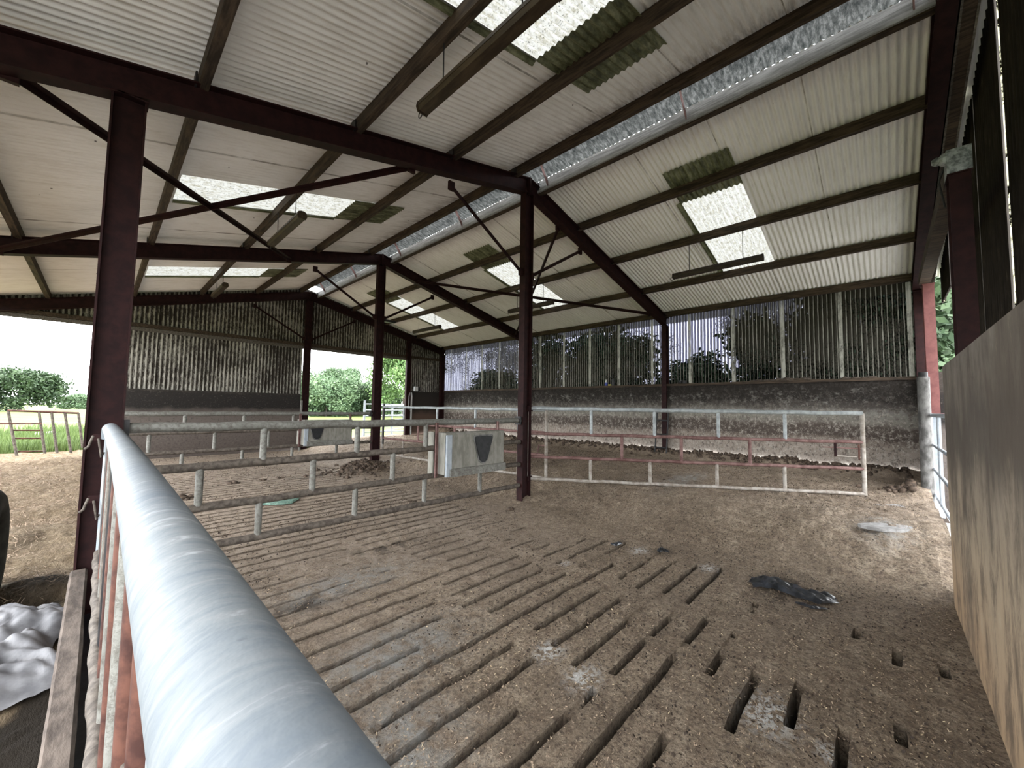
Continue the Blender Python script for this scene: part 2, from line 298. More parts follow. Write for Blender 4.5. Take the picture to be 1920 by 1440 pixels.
def raw_mesh(me, co, q, smooth):
    n = len(q); k = q.shape[1]
    me.vertices.add(len(co)); me.vertices.foreach_set('co', co.ravel()); me.loops.add(n * k); me.loops.foreach_set('vertex_index', q.ravel().astype(np.int32))
    me.polygons.add(n); me.polygons.foreach_set('loop_start', np.arange(0, n * k, k, dtype=np.int32)); me.polygons.foreach_set('use_smooth', np.full(n, smooth))
    me.update(calc_edges=True); me.validate()
def quads_obj(name, co, mat, parent=None, off=(0, 0, 0)):     # co: (n,4,3)
    me = bpy.data.meshes.new(name); raw_mesh(me, (co - np.array(off)).reshape(-1, 3).astype(np.float32), np.arange(len(co) * 4).reshape(-1, 4), False)
    me.materials.append(M[mat]); o = bpy.data.objects.new(name, me); C.objects.link(o)
    if parent is not None: o.parent = parent
    return o
def tag(o, label, cat, group=None, kind=None):
    if label: o['label'] = label
    if cat: o['category'] = cat
    if group: o['group'] = group
    if kind: o['kind'] = kind
    return o
def thing(name, label, cat, loc=(0, 0, 0), group=None):
    o = bpy.data.objects.new(name, None); C.objects.link(o); o.location = loc; o.empty_display_size = .1; return tag(o, label, cat, group)
def struct(name, mb, mat, parent=None): return mb.build(name, mat, parent, 'structure' if parent is None else None)
def dup(root, loc, label):
    r = root.copy(); C.objects.link(r); r.location = loc; r['label'] = label
    for ch in list(root.children):
        c = ch.copy(); C.objects.link(c); c.parent = r
        for g in list(ch.children): d = g.copy(); C.objects.link(d); d.parent = c
    return r
def fbm(x, y, scale, oct_=4, seed=0):
    out = np.zeros_like(x, dtype=float); amp = 1; tot = 0
    for o in range(oct_):
        r = np.random.default_rng(seed + o); L = r.random((256, 256)); px = x * scale * 2 ** o + 37.1 * o + 500; py = y * scale * 2 ** o + 11.7 * o + 500
        ix = np.floor(px).astype(int); iy = np.floor(py).astype(int); fx = px - ix; fy = py - iy; fx = fx * fx * (3 - 2 * fx); fy = fy * fy * (3 - 2 * fy)
        g = lambda a, b: L[a % 256, b % 256]
        out += amp * ((g(ix, iy) * (1 - fx) + g(ix + 1, iy) * fx) * (1 - fy) + (g(ix, iy + 1) * (1 - fx) + g(ix + 1, iy + 1) * fx) * fy); tot += amp; amp *= .5
    return out / tot

# ---------------------------------------------------------------- sizes
YA, YB, YC, YD = 4.227, 9.149, 14.072, -.49           # the four portal frames
XR, XW, XL = 4.74, 10.43, -2.15                       # ridge, long wall, open eave
SL, SR, ZR = .2529, .2348, 5.188
def zraf(x): return ZR - (SL * (XR - x) if x < XR else SR * (x - XR))     # rafter centre line
PIT = .0762
def ss(t): t = np.clip(t, 0, 1); return t * t * (3 - 2 * t)

# ---------------------------------------------------------------- floor: slats with real slots, then solid mucky floor rising to the long wall
def slot_mask(k, x):
    if k in SPECIAL: return sum(((x > a) & (x < b)).astype(float) for a, b in SPECIAL[k])
    j = ((k * 37) % 11 - 5) * .012
    if k % 5 == 4: return ((x > .3) & (x < 3.55 + j)).astype(float)
    return sum(((x > a + j) & (x < b + j)).astype(float) for a, b in ((.25, .70), (.88, 1.87), (2.05, 3.0), (3.2, 4.15)))
SPECIAL = {-1: [(3.38, 3.6), (2.6, 2.74)], 0: [(2.2, 2.52), (3.55, 3.72)], -2: [(3.42, 3.56)], -3: [(2.9, 3.02)], 1: [(2.36, 2.75), (1.2, 1.8)], 2: [(2.12, 2.68), (.9, 1.7)], 3: [(3.45, 3.62), (2.48, 3.02), (1.55, 1.9), (.9, 1.3)]}
def ramp_z(x, y): return .33 * ss((x - 4.55) / 1.5)
def ground_z(x, y):
    x = np.asarray(x, float); y = np.asarray(y, float)
    z = ramp_z(x, y) + (fbm(x, y, 3.1, 4, 1) - .5) * (.02 + .07 * ss((x - 4.3) / 1)) + (fbm(x, y, 14, 3, 5) - .5) * (.014 + .03 * ss((x - 4.3) / 1.2))
    z = z + .13 * ss((x - 9.75) / .6) * (.5 + fbm(x, y, 1.2, 3, 9))
    for cx, cy, r, h in ((4.35, 8.9, .75, .17), (4.9, 4.6, .55, .12), (4.5, 3.75, .5, .04), (8.25, -.35, .35, .14), (9.9, 13.5, .6, .3)):
        z = z + h * np.exp(-((x - cx) ** 2 + (y - cy) ** 2) / (r * r * .5)) * (.6 + .8 * fbm(x, y, 6, 3, 3))
    return z
def make_floor():
    per = .1965; ks = np.arange(-3, 71); offs = [-.024, -.0185, 0, .0185, .024, .06, .10, .14]
    ys = []; kk = []; inn = []
    for k in ks:
        for o in offs: ys.append(.19 + per * k + o); kk.append(k); inn.append(abs(o) < .02)
    ys = np.array(ys); inn = np.array(inn); kk = np.array(kk)
    xs = np.concatenate([np.arange(.07, 4.7, .03), np.arange(4.7, 10.46, .085)])
    X, Y = np.meshgrid(xs, ys); Z = ground_z(X, Y)
    fill = fbm(X, Y, 2.3, 4, 21)
    for r in range(len(ys)):
        k = kk[r]; wob = (fbm(xs, np.full_like(xs, k * 3.3), 7, 3, 31) - .5) * .014; Y[r] += wob * (abs(ys[r] - (.19 + per * k)) < .03)
        if inn[r]:
            far = ss((ys[r] - 1.7) / 1.2); m = slot_mask(k, xs)
            if ys[r] > 4.4: m = ((xs > .3) & (xs < 4.25)).astype(float) * (1 if k % 3 else .8)
            dep = .34 * (1 - far) + (.13 if ys[r] < 4.3 else .25) * far
            clog = ss((fill[r] - (.60 + (0 if ys[r] < 4.3 else .08))) / .06); edge = 1 - ss((xs - 3.6 + .5 * far) / .9)
            Z[r] -= dep * m * (1 - clog * .97) * (edge * far + (1 - far)) * (0 if ys[r] > 13.9 else 1)
            if far > .5: 
                c_ = .19 + per * k; Y[r] = c_ + (Y[r] - c_) * (.78 if ys[r] < 4.3 else 1.1)
    for r in range(len(ys)):
        if not inn[r] and abs(ys[r] - (.19 + per * kk[r])) < .03 and ys[r] > 2.4: c_ = .19 + per * kk[r]; Y[r] = c_ + (Y[r] - c_) * (.78 if ys[r] < 4.3 else 1.1)
    spots = [(2.0, 1.55, .09), (1.95, 1.27, .10), (2.37, .47, .14), (4.08, 1.27, .09), (4.05, 1.95, .10), (1.42, .88, .035), (3.2, 2.3, .06), (2.3, .22, .06)]
    wh = np.zeros_like(X)
    for x, y, r in spots: wh = np.maximum(wh, np.exp(-(((X - x) / r) ** 2 + ((Y - y) / (r * .7)) ** 2)) * 1.25)
    bare = np.zeros_like(X)
    for x, y, r, q in ((1.55, 3.35, .5, .22), (1.35, 2.2, .45, .25), (.95, 1.6, .3, .3), (5.75, .05, .35, .2), (6.9, 2.5, .8, .2)): bare = np.maximum(bare, 1.2 * np.exp(-(((X - x) / r) ** 2 + ((Y - y) / q) ** 2)))
    dk = np.zeros_like(X)
    for x, y, r, q in ((4.1, .65, .35, .2), (4.0, 2.2, .16, .1), (2.2, 3.9, .35, .15), (1.15, 3.2, .3, .12), (4.2, 8.7, .5, .5), (3.1, 8.7, .4, .2), (4.2, 1.76, .1, .08)): dk = np.maximum(dk, np.exp(-(((X - x) / r) ** 2 + ((Y - y) / q) ** 2)) * (fbm(X, Y, 9, 3, 77) > .47))
    slotdark = (Z < ground_z(X, Y) - .02) * .95  # slurry stain, deepened to put the slots' shade into the colour
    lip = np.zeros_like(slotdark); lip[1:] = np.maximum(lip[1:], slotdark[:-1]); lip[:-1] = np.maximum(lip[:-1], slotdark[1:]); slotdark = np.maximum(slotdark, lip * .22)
    pk = ss((Y - 1.6) / 2.5) * (1 - ss((X - 3.4) / 1.2)) + .6 * ss((X - 5) / 2) * (1 - ss((Y - 2.5) / 2))
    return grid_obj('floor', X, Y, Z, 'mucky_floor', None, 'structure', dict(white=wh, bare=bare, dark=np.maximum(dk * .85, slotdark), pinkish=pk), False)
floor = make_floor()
struct('floor_pit', MB().box(.07, 4.6, -.4, 14.0, -.9, -.6), 'black_film').name = 'floor_channel'

# ---------------------------------------------------------------- ground outside
def plane(name, x0, x1, y0, y1, z, mat, n=2):
    xs = np.linspace(x0, x1, n); ys = np.linspace(y0, y1, n); X, Y = np.meshgrid(xs, ys); return grid_obj(name, X, Y, np.full_like(X, z), mat, None, 'structure')
fq = [[(a, c, -.14), (b, c, -.14), (b, d, -.14), (a, d, -.14)] for a, b, c, d in ((-160, 200, -160, -.46), (-160, 200, 14.1, 260), (-160, -.05, -.46, 14.1), (10.55, 200, -.46, 14.1))]
quads_obj('ground_bounce', np.array([[[-14, -16, -.10], [24, -16, -.10], [24, -.47, -.10], [-14, -.47, -.10]]], float), 'bounce_grey')['kind'] = 'structure'  # unseen ground added to bounce neutral light onto the roof
quads_obj('ground_field', np.array(fq, float), 'pasture')['kind'] = 'structure'
def make_yard():
    xs = np.linspace(4.6, 12, 60); ys = np.linspace(14.05, 18.5, 40); X, Y = np.meshgrid(xs, ys)
    grid_obj('ground_yard', X, Y, .18 + (fbm(X, Y, 2, 4, 3) - .5) * .12 - .32 * ss((Y - 16.2) / 2.2), 'yard_earth', None, 'structure')
make_yard()
def hay_z(x, y):
    x = np.asarray(x, float); y = np.asarray(y, float)
    return (fbm(x, y, 1.3, 4, 2) - .5) * .16 + (fbm(x, y, 9, 3, 8) - .5) * .05 + .12 * ss((y - 11) / 3) - .35 * ss((y - 16.2) / 1.0) + .02 + .10 * np.exp(-((x + .25) ** 2 + (y - 4.9) ** 2) / .05)
def make_hay():
    xs = np.concatenate([np.arange(-9, -1.5, .25), np.linspace(-1.5, -.045, 34)]); ys = np.arange(-2, 17.2, .06); X, Y = np.meshgrid(xs, ys)
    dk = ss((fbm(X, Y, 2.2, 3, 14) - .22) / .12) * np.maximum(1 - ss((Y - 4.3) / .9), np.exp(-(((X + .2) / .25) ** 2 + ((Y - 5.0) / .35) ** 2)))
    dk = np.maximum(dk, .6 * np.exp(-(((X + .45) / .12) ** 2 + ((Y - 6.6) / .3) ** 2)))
    o = grid_obj('hay_litter', X, Y, hay_z(X, Y), 'hay_ground', None, 'stuff', dict(dark=dk), True)
    tag(o, 'spilled hay trodden over the passage left of the red post', 'hay')
make_hay()

# ---------------------------------------------------------------- concrete walls
struct('wall_right', MB().box(XW, XW + .16, YD - .1, YC + .2, -.2, 2.13), 'long_wall_concrete')
struct('trim_1', MB().box(XW - .035, XW + .12, YD - .1, YC + .1, 2.13, 2.19), 'dark_timber')
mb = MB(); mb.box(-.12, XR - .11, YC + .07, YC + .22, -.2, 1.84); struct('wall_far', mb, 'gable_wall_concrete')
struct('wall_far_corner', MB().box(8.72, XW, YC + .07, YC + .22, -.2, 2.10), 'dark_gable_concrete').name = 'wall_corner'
struct('wall_near', MB().box(.62, XR, -.42, -.345, -.2, 1.885), 'near_wall_concrete')
struct('wall_near_end', MB().box(8.70, XW, YD - .16, YD - .04, -.2, 2.13), 'gable_wall_concrete').name = 'wall_end'

# ---------------------------------------------------------------- corrugated sheets
def corr_x(name, x0, x1, y, zb, zt, mat, kind='structure', parent=None, PIT=.095):       # sheet in the x-z plane, corrugation runs vertically
    xs = np.arange(x0, x1 + .001, PIT / 8); z0 = np.vectorize(zb)(xs); z1 = np.vectorize(zt)(xs); t = np.linspace(0, 1, 2)[:, None]
    X = np.tile(xs, (2, 1)); Z = z0 * (1 - t) + z1 * t; Y = np.tile(y + .015 * np.cos(xs / PIT * 2 * np.pi), (2, 1)); return grid_obj(name, X, Y, Z, mat, parent, kind)
def corr_y(name, x, y0, y1, z0, z1, mat):
    ys = np.arange(y0, y1 + .001, PIT / 8); X = np.tile(x + .009 * np.cos(ys / PIT * 2 * np.pi), (2, 1)); Y = np.tile(ys, (2, 1)); Z = np.stack([np.full_like(ys, z0), np.full_like(ys, z1)]); return grid_obj(name, X, Y, Z, mat, None, 'structure')
def roof_patch(name, x0, x1, y0, y1, dz, mat, parent=None, kind=None, off=(0, 0, 0), lip=0):
    ys = np.arange(y0, y1 + .0005, PIT / 8); xs = np.linspace(x0, x1, 7); X, Y = np.meshgrid(xs, ys)
    Z = np.vectorize(zraf)(X) + dz + .0125 * np.cos(Y / PIT * 2 * np.pi); return grid_obj(name, X, Y, Z, mat, parent, kind, None, True, off)
ROOF = .268
def roof_side(name, xa, xb, holes):        # holes: (x0,x1,y0,y1) openings for the skylights
    y0, y1 = -1.0, 14.33; ys = np.arange(y0, y1 + .001, PIT / 8); br = sorted({xa, xb, *[h[0] for h in holes], *[h[1] for h in holes], *np.arange(math.ceil(xa), xb, 1.0)})
    xs = np.array(br); X, Y = np.meshgrid(xs, ys); Z = np.vectorize(zraf)(X) + ROOF + .0125 * np.cos(Y / PIT * 2 * np.pi) + .006 * (fbm(X, Y, .8, 2, 4) - .5)
    co = np.stack([X, Y, Z], -1).reshape(-1, 3); r, c = X.shape; i = np.arange(r * c).reshape(r, c); q = np.stack([i[:-1, :-1], i[:-1, 1:], i[1:, 1:], i[1:, :-1]], -1).reshape(-1, 4)
    cx = ((X[:-1, :-1] + X[:-1, 1:]) / 2).ravel(); cy = ((Y[:-1, :-1] + Y[1:, :-1]) / 2).ravel(); keep = np.ones(len(q), bool)
    for a, b, e, f in holes: keep &= ~((cx > a) & (cx < b) & (cy > e) & (cy < f))
    me = bpy.data.meshes.new(name); raw_mesh(me, co.astype(np.float32), q[keep], True); me.materials.append(M['roof_sheet']); o = bpy.data.objects.new(name, me); C.objects.link(o); o['kind'] = 'structure'; return o
SKY_Y = [(1.50, 2.41), (6.42, 7.30), (11.33, 12.25)]
roof_side('ceiling_left', XL, 4.53, [(.57, 3.3, a, b) for a, b in SKY_Y])
roof_side('ceiling_right', 5.02, XW + .25, [(6.30, 9.13, a, b) for a, b in SKY_Y])
def make_skylights():
    wl_ = ['near the camera', 'beyond the nearest ridge post', 'by the far gable']
    for i, (a, b) in enumerate(SKY_Y):
        t = thing('skylight_sheet', 'speckled translucent skylight sheet in the left roof slope, ' + wl_[i], 'skylight', (1.7, a, 4.7), 'translucent skylight sheets')
        roof_patch('translucent_panel', .50, 3.35, a - .06, b + .06, ROOF + .012, 'skylight', t, off=t.location)
        o = roof_patch('mossy_lap', 2.80, 3.74, a - .02, b + .02, ROOF - .022, 'moss_and_lap_shade', t, off=t.location); o['label'] = 'green mossy overlap of the sheet'
        roof_patch('lap_shadow', .57, 2.83, b - .005, b + .085, ROOF - .022, 'moss_and_lap_shade', t, off=t.location)  # dark strip standing in for the shadow at the sheet edge
        t = thing('skylight_sheet', 'speckled translucent skylight sheet in the right roof slope, ' + ['nearest the camera' , 'seen beside the nearest ridge post', 'closest to the far corner'][i], 'skylight', (7.9, a, 4.7), 'translucent skylight sheets')
        roof_patch('translucent_panel', 6.24, 9.20, a - .06, b + .06, ROOF + .012, 'skylight', t, off=t.location)
        o = roof_patch('mossy_lap', 5.86, 6.62, a - .02, b + .02, ROOF - .022, 'moss_and_lap_shade', t, off=t.location); o['label'] = 'green mossy overlap of the sheet'
        roof_patch('lap_shadow', 6.60, 9.13, b - .005, b + .085, ROOF - .022, 'moss_and_lap_shade', t, off=t.location)  # same painted edge shadow on the right slope
make_skylights()
for i, (a, b) in enumerate(((YD - .1, YA), (YA, YB), (YB, YC + .1))): corr_y('window_%d' % (i + 1), XW + .07, a, b + .012, 2.15, 4.13, 'clear_sheet')
rz = lambda x: zraf(x) + .262
corr_x('wall_far_cladding', -.12, XR - .08, YC + .16, lambda x: 1.83, lambda x: 3.47, 'dirty_cladding').name = 'wall_sheeting'
corr_x('wall_far_cladding', XL, XW, YC + .185, lambda x: 3.45, rz, 'dirty_cladding').name = 'wall_gable'
corr_x('wall_far_cladding', 8.66, XW, YC + .16, lambda x: 2.08, lambda x: 3.47, 'dirty_cladding').name = 'wall_corner_sheeting'
def make_near_cladding():       # metre-wide sheets with daylight between them
    x = -2.1; i = 0
    while x < XW - .1:
        x1 = min(-1.24 + 1.27 * i, XW); zb = 3.4 if x1 < .7 else (1.6 if x1 < 7.8 else 3.5)
        corr_x('wall_near_sheeting', x, x1, -.80, lambda q: zb, rz, 'dark_cladding')
        if x1 < XW - .1: corr_x('wall_near_lap', x1 - .012, x1 + .115, -.818, lambda q: zb, rz, 'leaky_lap')
        x = x1 + .10; i += 1
make_near_cladding()

# ---------------------------------------------------------------- timber rails of the gables (trim)
mb = MB(); mb.box(-2.1, XW - .05, YC + .09, YC + .15, 3.47, 3.57); struct('trim_2', mb, 'dark_timber')
mb = MB(); mb.box(-2.1, 8.55, YC + .10, YC + .17, 3.37, 3.46); struct('trim_3', mb, 'weathered_timber')
struct('trim_4', MB().box(4.86, 8.55, YD - .05, YD + .07, 3.46, 3.60), 'dark_timber')
mb = MB(); mb.bar((4.9, -.635, zraf(4.9) + .0), (XW, -.635, zraf(XW) + .0), .11, .16); gb = struct('trim_5', mb, 'dark_timber')
mb = MB()
for y in (-.583, -.687): mb.bar((4.9, y, zraf(4.9) - .085), (XW, y, zraf(XW) - .085), .016, .02)
struct('trim_6', mb, 'weathered_timber')

# ---------------------------------------------------------------- steel frames
def column(x, y, z0, z1, label, mat='red_oxide_steel', depth=.2, base=True):
    t = thing('steel_column', label, 'column', (x, y, z0), 'red steel columns')
    MB().ibeam((x, y, z0), (x, y, z1), depth, .12, (1, 0, 0)).build('column_shaft', mat, t)
    if base: MB().box(x - .14, x + .14, y - .1, y + .1, z0, z0 + .015).build('base_plate', mat, t)
    MB().box(x - depth / 2 - .01, x + depth / 2 + .01, y - .07, y + .07, z1 - .012, z1).build('cap_plate', mat, t); return t
ud = .128
cA = column(.037, YA, -.02, zraf(.037) - ud, 'red steel column at the end of the big galvanised gate, closest on the left')
column(.037, YB, -.02, zraf(.037) - ud, 'red steel column hidden straight behind the closest left column')
column(XR, YA, -.05, zraf(XR) - ud, 'red steel ridge column nearest the camera, between two gates')
column(XR, YB, -.02, zraf(XR) - ud, 'red steel ridge column with a dung heap at its foot')
column(XR, YC, -.05, zraf(XR) - ud, 'red steel ridge column at the left jamb of the far doorway')
column(8.62, YC, .1, zraf(8.62) - ud, 'slim red steel column at the right jamb of the far doorway')
column(XW - .085, YA, .1, zraf(XW - .085) - ud, 'red steel column standing against the long wall, steel ladder beside it')
column(XW - .12, YB, .1, zraf(XW - .12) - ud, 'red steel column against the long wall, hidden behind the nearest ridge column')
column(XW - .12, YC, .1, zraf(XW - .12) - ud, 'dark red steel column in the far corner of the shed')
column(4.79, YD, -.05, 3.46, 'dark steel column behind the end of the near concrete wall')
tag(MB().box(8.50, 8.70, YD - .09, YD + .03, .0, 1.50).build('galvanised_stub', 'galvanised'), 'pale galvanised stub under the daylit-coloured pink-red column', 'post')
column(8.60, YD - .03, 1.50, 3.46, 'pink-red steel column of the right-hand doorway, coloured as daylit', 'red_oxide_daylit')
column(XW - .12, YD, .1, zraf(XW - .12) - ud, 'dark steel column in the near right corner of the clear sheeting')
def rafter(y, side, label):
    x0, x1 = (XL, XR) if side == 'l' else (XR, XW)
    t = thing('steel_rafter', label, 'rafter', (x0, y, zraf(x0)), 'red steel rafters')
    MB().ibeam((x0, y, zraf(x0)), (x1, y, zraf(x1)), .254, .14, (0, 0, 1)).build('rafter_beam', 'red_oxide_steel', t)
    mb = MB()
    xe = XR + (-.006 if side == 'l' else .006)
    mb.box(min(xe, xe + (-.016 if side == 'l' else .016)), max(xe, xe + (-.016 if side == 'l' else .016)), y - .075, y + .075, ZR - .16, ZR + .13); mb.build('end_plate', 'red_oxide_steel', t)
    for px in PURL:
        if x0 < px < x1 and abs(px - XR) > .1: MB().box(px - .06, px - .046, y - .05, y + .05, zraf(px) + .10, zraf(px) + .22).build('purlin_cleat', 'black_steel', t)
    return t
PURL = [-2.1, -.95, .476, 1.85, 3.2, 4.45, 5.03, 6.25, 7.55, 8.99, 10.36]
for y, nm in ((YA, 'nearest full frame'), (YB, 'second frame back'), (YC, 'far gable frame'), (YD, 'near gable frame')):
    rafter(y, 'l', 'dark red steel rafter of the left slope, ' + nm); rafter(y, 'r', 'dark red steel rafter of the right slope, ' + nm)
PN = ['timber purlin along the open left eave', 'timber purlin left of the left column row', 'timber purlin just right of the left column row', 'timber purlin carrying the left row of hanging lamps', 'timber purlin crossing the mossy sheets of the left slope',
      'dark timber ridge purlin on the left edge of the ridge opening', 'timber ridge purlin, its daylit face coloured in, on the right edge of the ridge opening', 'first timber purlin below the ridge on the right slope', 'timber purlin carrying the right row of hanging lamps', 'timber purlin under the bottom of the right-hand skylights', 'timber eaves purlin along the top of the clear wall sheeting']
for i, (px, lb) in enumerate(zip(PURL, PN)):
    mb = MB(); w = .075; zc = zraf(px) + .19
    mb.box(px - w / 2, px + w / 2, -.62, YC + .13, zc - .078, zc + .06)
    if i == 6: mb = MB().box(px - .02, px + .06, -.62, YC + .13, zraf(px) + .04, zraf(px) + .245)
    o = mb.build('timber_purlin', 'dark_timber'); tag(o, lb, 'purlin', 'timber purlins')
    if i == 6: MB().box(px - .045, px - .021, -.62, YC + .13, zraf(px) + .055, zraf(px) + .24).build('daylit_face', 'daylit_timber', o)  # pale board paints in the daylight falling on the purlin's side

# ridge cap: raised corrugated sheet on little struts
def make_ridge():
    t = thing('ridge_cap', 'raised weathered corrugated cap over the open ridge', 'roof vent', (XR, 0, 5.6))
    ys = np.arange(-.9, 14.3, PIT / 8); prof = [(-.52, -.09), (-.3, -.035), (0, .0), (.3, -.035), (.52, -.09)]
    X = np.array([[XR + a for a, b in prof]] * len(ys)); Y = np.tile(ys[:, None], (1, len(prof))); Z = np.array([[5.66 + b for a, b in prof]] * len(ys)) + .0125 * np.cos(Y / PIT * 2 * np.pi)
    grid_obj('cap_sheet', X, Y, Z, 'ridge_sheet', t, off=t.location)
    for y in (-.3, 1.74, 3.99, 6.24, 8.64, 11.1, 13.4): MB().bar((5.0, y, zraf(5.0) + .10), (XR - .02, y + .02, 5.65), .05, .012, (0, 1, 0)).build('strut', 'pink_pipe', t)
make_ridge()

# ---------------------------------------------------------------- braces
def brace(p, q, label, w=.06, br=None, cat='brace'):
    t = thing('steel_brace', label, cat, p, 'steel angle braces')
    d = Vector(q) - Vector(p); mb = MB(); mb.bar(p, q, .008, w, (0, 0, 1)); 
    side = d.cross(Vector((0, 0, 1))).normalized() * (w / 2 - .004); up = Vector((0, 0, w / 2 - .004)); mb.bar(Vector(p) + side + up, Vector(q) + side + up, w, .008, (0, 0, 1))
    mb.build('angle_bar', 'red_oxide_steel', t)
    for e in (p, q): MB().box(e[0] - .045, e[0] + .045, e[1] - .02, e[1] + .02, e[2] - .06, e[2] + .06).build('gusset', 'red_oxide_steel', t)
    return t
bz = lambda x: zraf(x) - .10
brace((-.55, YA + .09, bz(-.55)), (2.6, YB - .09, bz(2.6)), 'long steel brace falling to the right under the left roof slope')
brace((-1.1, YB - .09, bz(-1.1)), (2.6, YA + .09, bz(2.6)), 'long steel brace rising to the right under the left roof slope')
brace((5.74, YB - .1, bz(5.74)), (9.6, YA + .1, bz(9.6)), 'long thin steel brace under the right slope ending on the nearest frame')
brace((5.71, YA + .1, bz(5.71)), (9.6, YB - .1, bz(9.6)), 'long steel brace under the right slope starting beside the nearest ridge column')
for y, nm in ((YA, 'of the nearest frame'), (YB, 'of the second frame'), (YC, 'of the far gable frame')):
    for sgn, xr, zr, lr in ((-1, 3.17, 4.52, 'left'), (1, 6.30, 4.56, 'right')):
        xp = XR + sgn * .11; brace((xp + sgn * .02, y, 3.70), (xr, y, zr), 'steel knee brace %s of the ridge column %s' % (lr, nm), .055)
o = MB().box(4.86, 5.16, YB - .05, YB + .05, 3.62, 3.68).build('bracket', 'black_steel'); tag(o, 'short black steel bracket sticking out of the second ridge column', 'bracket')
o = MB().box(10.0, 10.06, .0, .28, 3.72, 3.79).build('bracket', 'black_steel'); 
bpy.data.objects.remove(o)

# ---------------------------------------------------------------- hanging lamps
def lamp(x, y0, y1, z, label, cm, cv):
    t = thing('hanging_lamp', label, 'lamp', (x, (y0 + y1) / 2, z), 'dusty strip lamps')
    out = [(-.062, -.015), (-.05, .035), (-.02, .05), (.02, .05), (.05, .035), (.062, -.015)]
    MB().prism([(x + a, z + b) for a, b in out], y0 + .02, y1 - .02).build('lamp_housing', cm, t)
    MB().prism([(x + a, z + b) for a, b in ((-.058, -.016), (.058, -.016), (.045, -.052), (-.045, -.052))], y0 + .02, y1 - .02).build('lamp_diffuser', cv, t)
    for y, s in ((y0, 0), (y1, 1)): MB().prism([(x + a * 1.06, z + b * 1.05) for a, b in out[:1] + out[1:] + [(.046, -.054), (-.046, -.054)]], y - .004 + (-.0 if s else 0), y + .022 if not s else y + .004).build('end_cap', cm, t)
    for y in (y0 + .3, y1 - .3): MB().tube([(x, y, z + .045), (x + .006, y + .004, z + .13), (x, y, zraf(x) + .12)], .006, 6).build('hanger', 'black_steel', t)
    hk = [(x + .0, y1 + .03 + .028 * math.sin(a), z - .045 + .028 * math.cos(a)) for a in np.linspace(0, 6.28, 12)]
    MB().tube(hk, .005, 6).build('hook', 'black_steel', t)
    return t
lamp(1.85, 1.42, 2.92, 4.157, 'dusty brown strip lamp hanging in the left slope, largest and closest', 'lamp_casing', 'lamp_cover')
lamp(1.82, 5.84, 7.28, 4.15, 'dusty brown strip lamp hanging below the middle left skylight', 'lamp_casing', 'lamp_cover')
lamp(1.80, 10.6, 11.9, 4.14, 'pale dusty strip lamp hanging before the far gable on the left', 'lamp_casing', 'lamp_cover')
lamp(7.58, 1.42, 2.92, 4.10, 'dark strip lamp hanging below the nearest right-hand skylight', 'lamp_dark', 'lamp_dark')
lamp(7.56, 5.86, 7.34, 4.11, 'dark strip lamp half hidden behind the nearest ridge column', 'lamp_dark', 'lamp_dark')
lamp(7.56, 10.5, 12.05, 4.12, 'dark strip lamp nearest the far right corner', 'lamp_dark', 'lamp_dark')

# ---------------------------------------------------------------- gates and rails inside
def pipe_gate(name, label, A, B, zs, rs, ups, mats, cat='gate', group='tubular pen gates', ends=(True, True)):
    """zs rail heights top down; ups: list per gap of distances from A"""
    A = Vector((A[0], A[1], 0)); B = Vector((B[0], B[1], 0)); d = (B - A); Ln = d.length; d.normalize()
    t = thing(name, label, cat, (A.x, A.y, zs[-1]), group); P = lambda s, z: A + d * s + Vector((0, 0, z))
    for i, z in enumerate(zs):
        k = 24; pts = [P(Ln * j / k, z + .004 * math.sin(j * 1.7 + i)) for j in range(k + 1)]
        MB().tube(pts, rs[i]).build('top_rail' if i == 0 else 'rail', mats[i], t)
    for g, lst in enumerate(ups):
        for s in lst: MB().tube([P(s, zs[g] - rs[g] * .5), P(s, zs[g + 1] + rs[g + 1] * .5)], rs[g + 1] * .85 if rs[0] > .035 else .024, 12).build('upright', mats[4 + g] if len(mats) > 4 else mats[0], t)
    for e, s in zip(ends, (0, Ln)):
        if e: MB().tube([P(s, zs[0]), P(s, zs[-1] - .02)], .028, 10).build('end_post', mats[7] if len(mats) > 7 else mats[0], t)
    return t, P
ZF = [1.295, .961, .611, .28]; RF = [.040, .034, .034, .034]; UPS = [[.93, 1.83, 2.72], [.47, 1.38, 2.27], [.92, 1.83, 2.72, 3.65]]
for y, lb in ((YA, 'low tubular fence across the nearest pen, muddy grey top rail'), (YB, 'low tubular fence across the second pen, further back')):
    t, P = pipe_gate('pen_fence', lb, (.15, y), (XR - .11, y), ZF, RF, UPS, ['galvanised_dirty', 'muddy_pipe', 'muddy_pipe', 'muddy_pipe', 'galvanised_dirty', 'galvanised_dirty', 'galvanised_dirty', 'muddy_pipe'], 'fence', 'tubular pen fences', (False, False))
    for s in (0, 4.44): MB().box(.15 + s - .02, .15 + s + .02, y - .05, y + .05, 1.23, 1.36).build('fixing_bracket', 'black_steel', t)
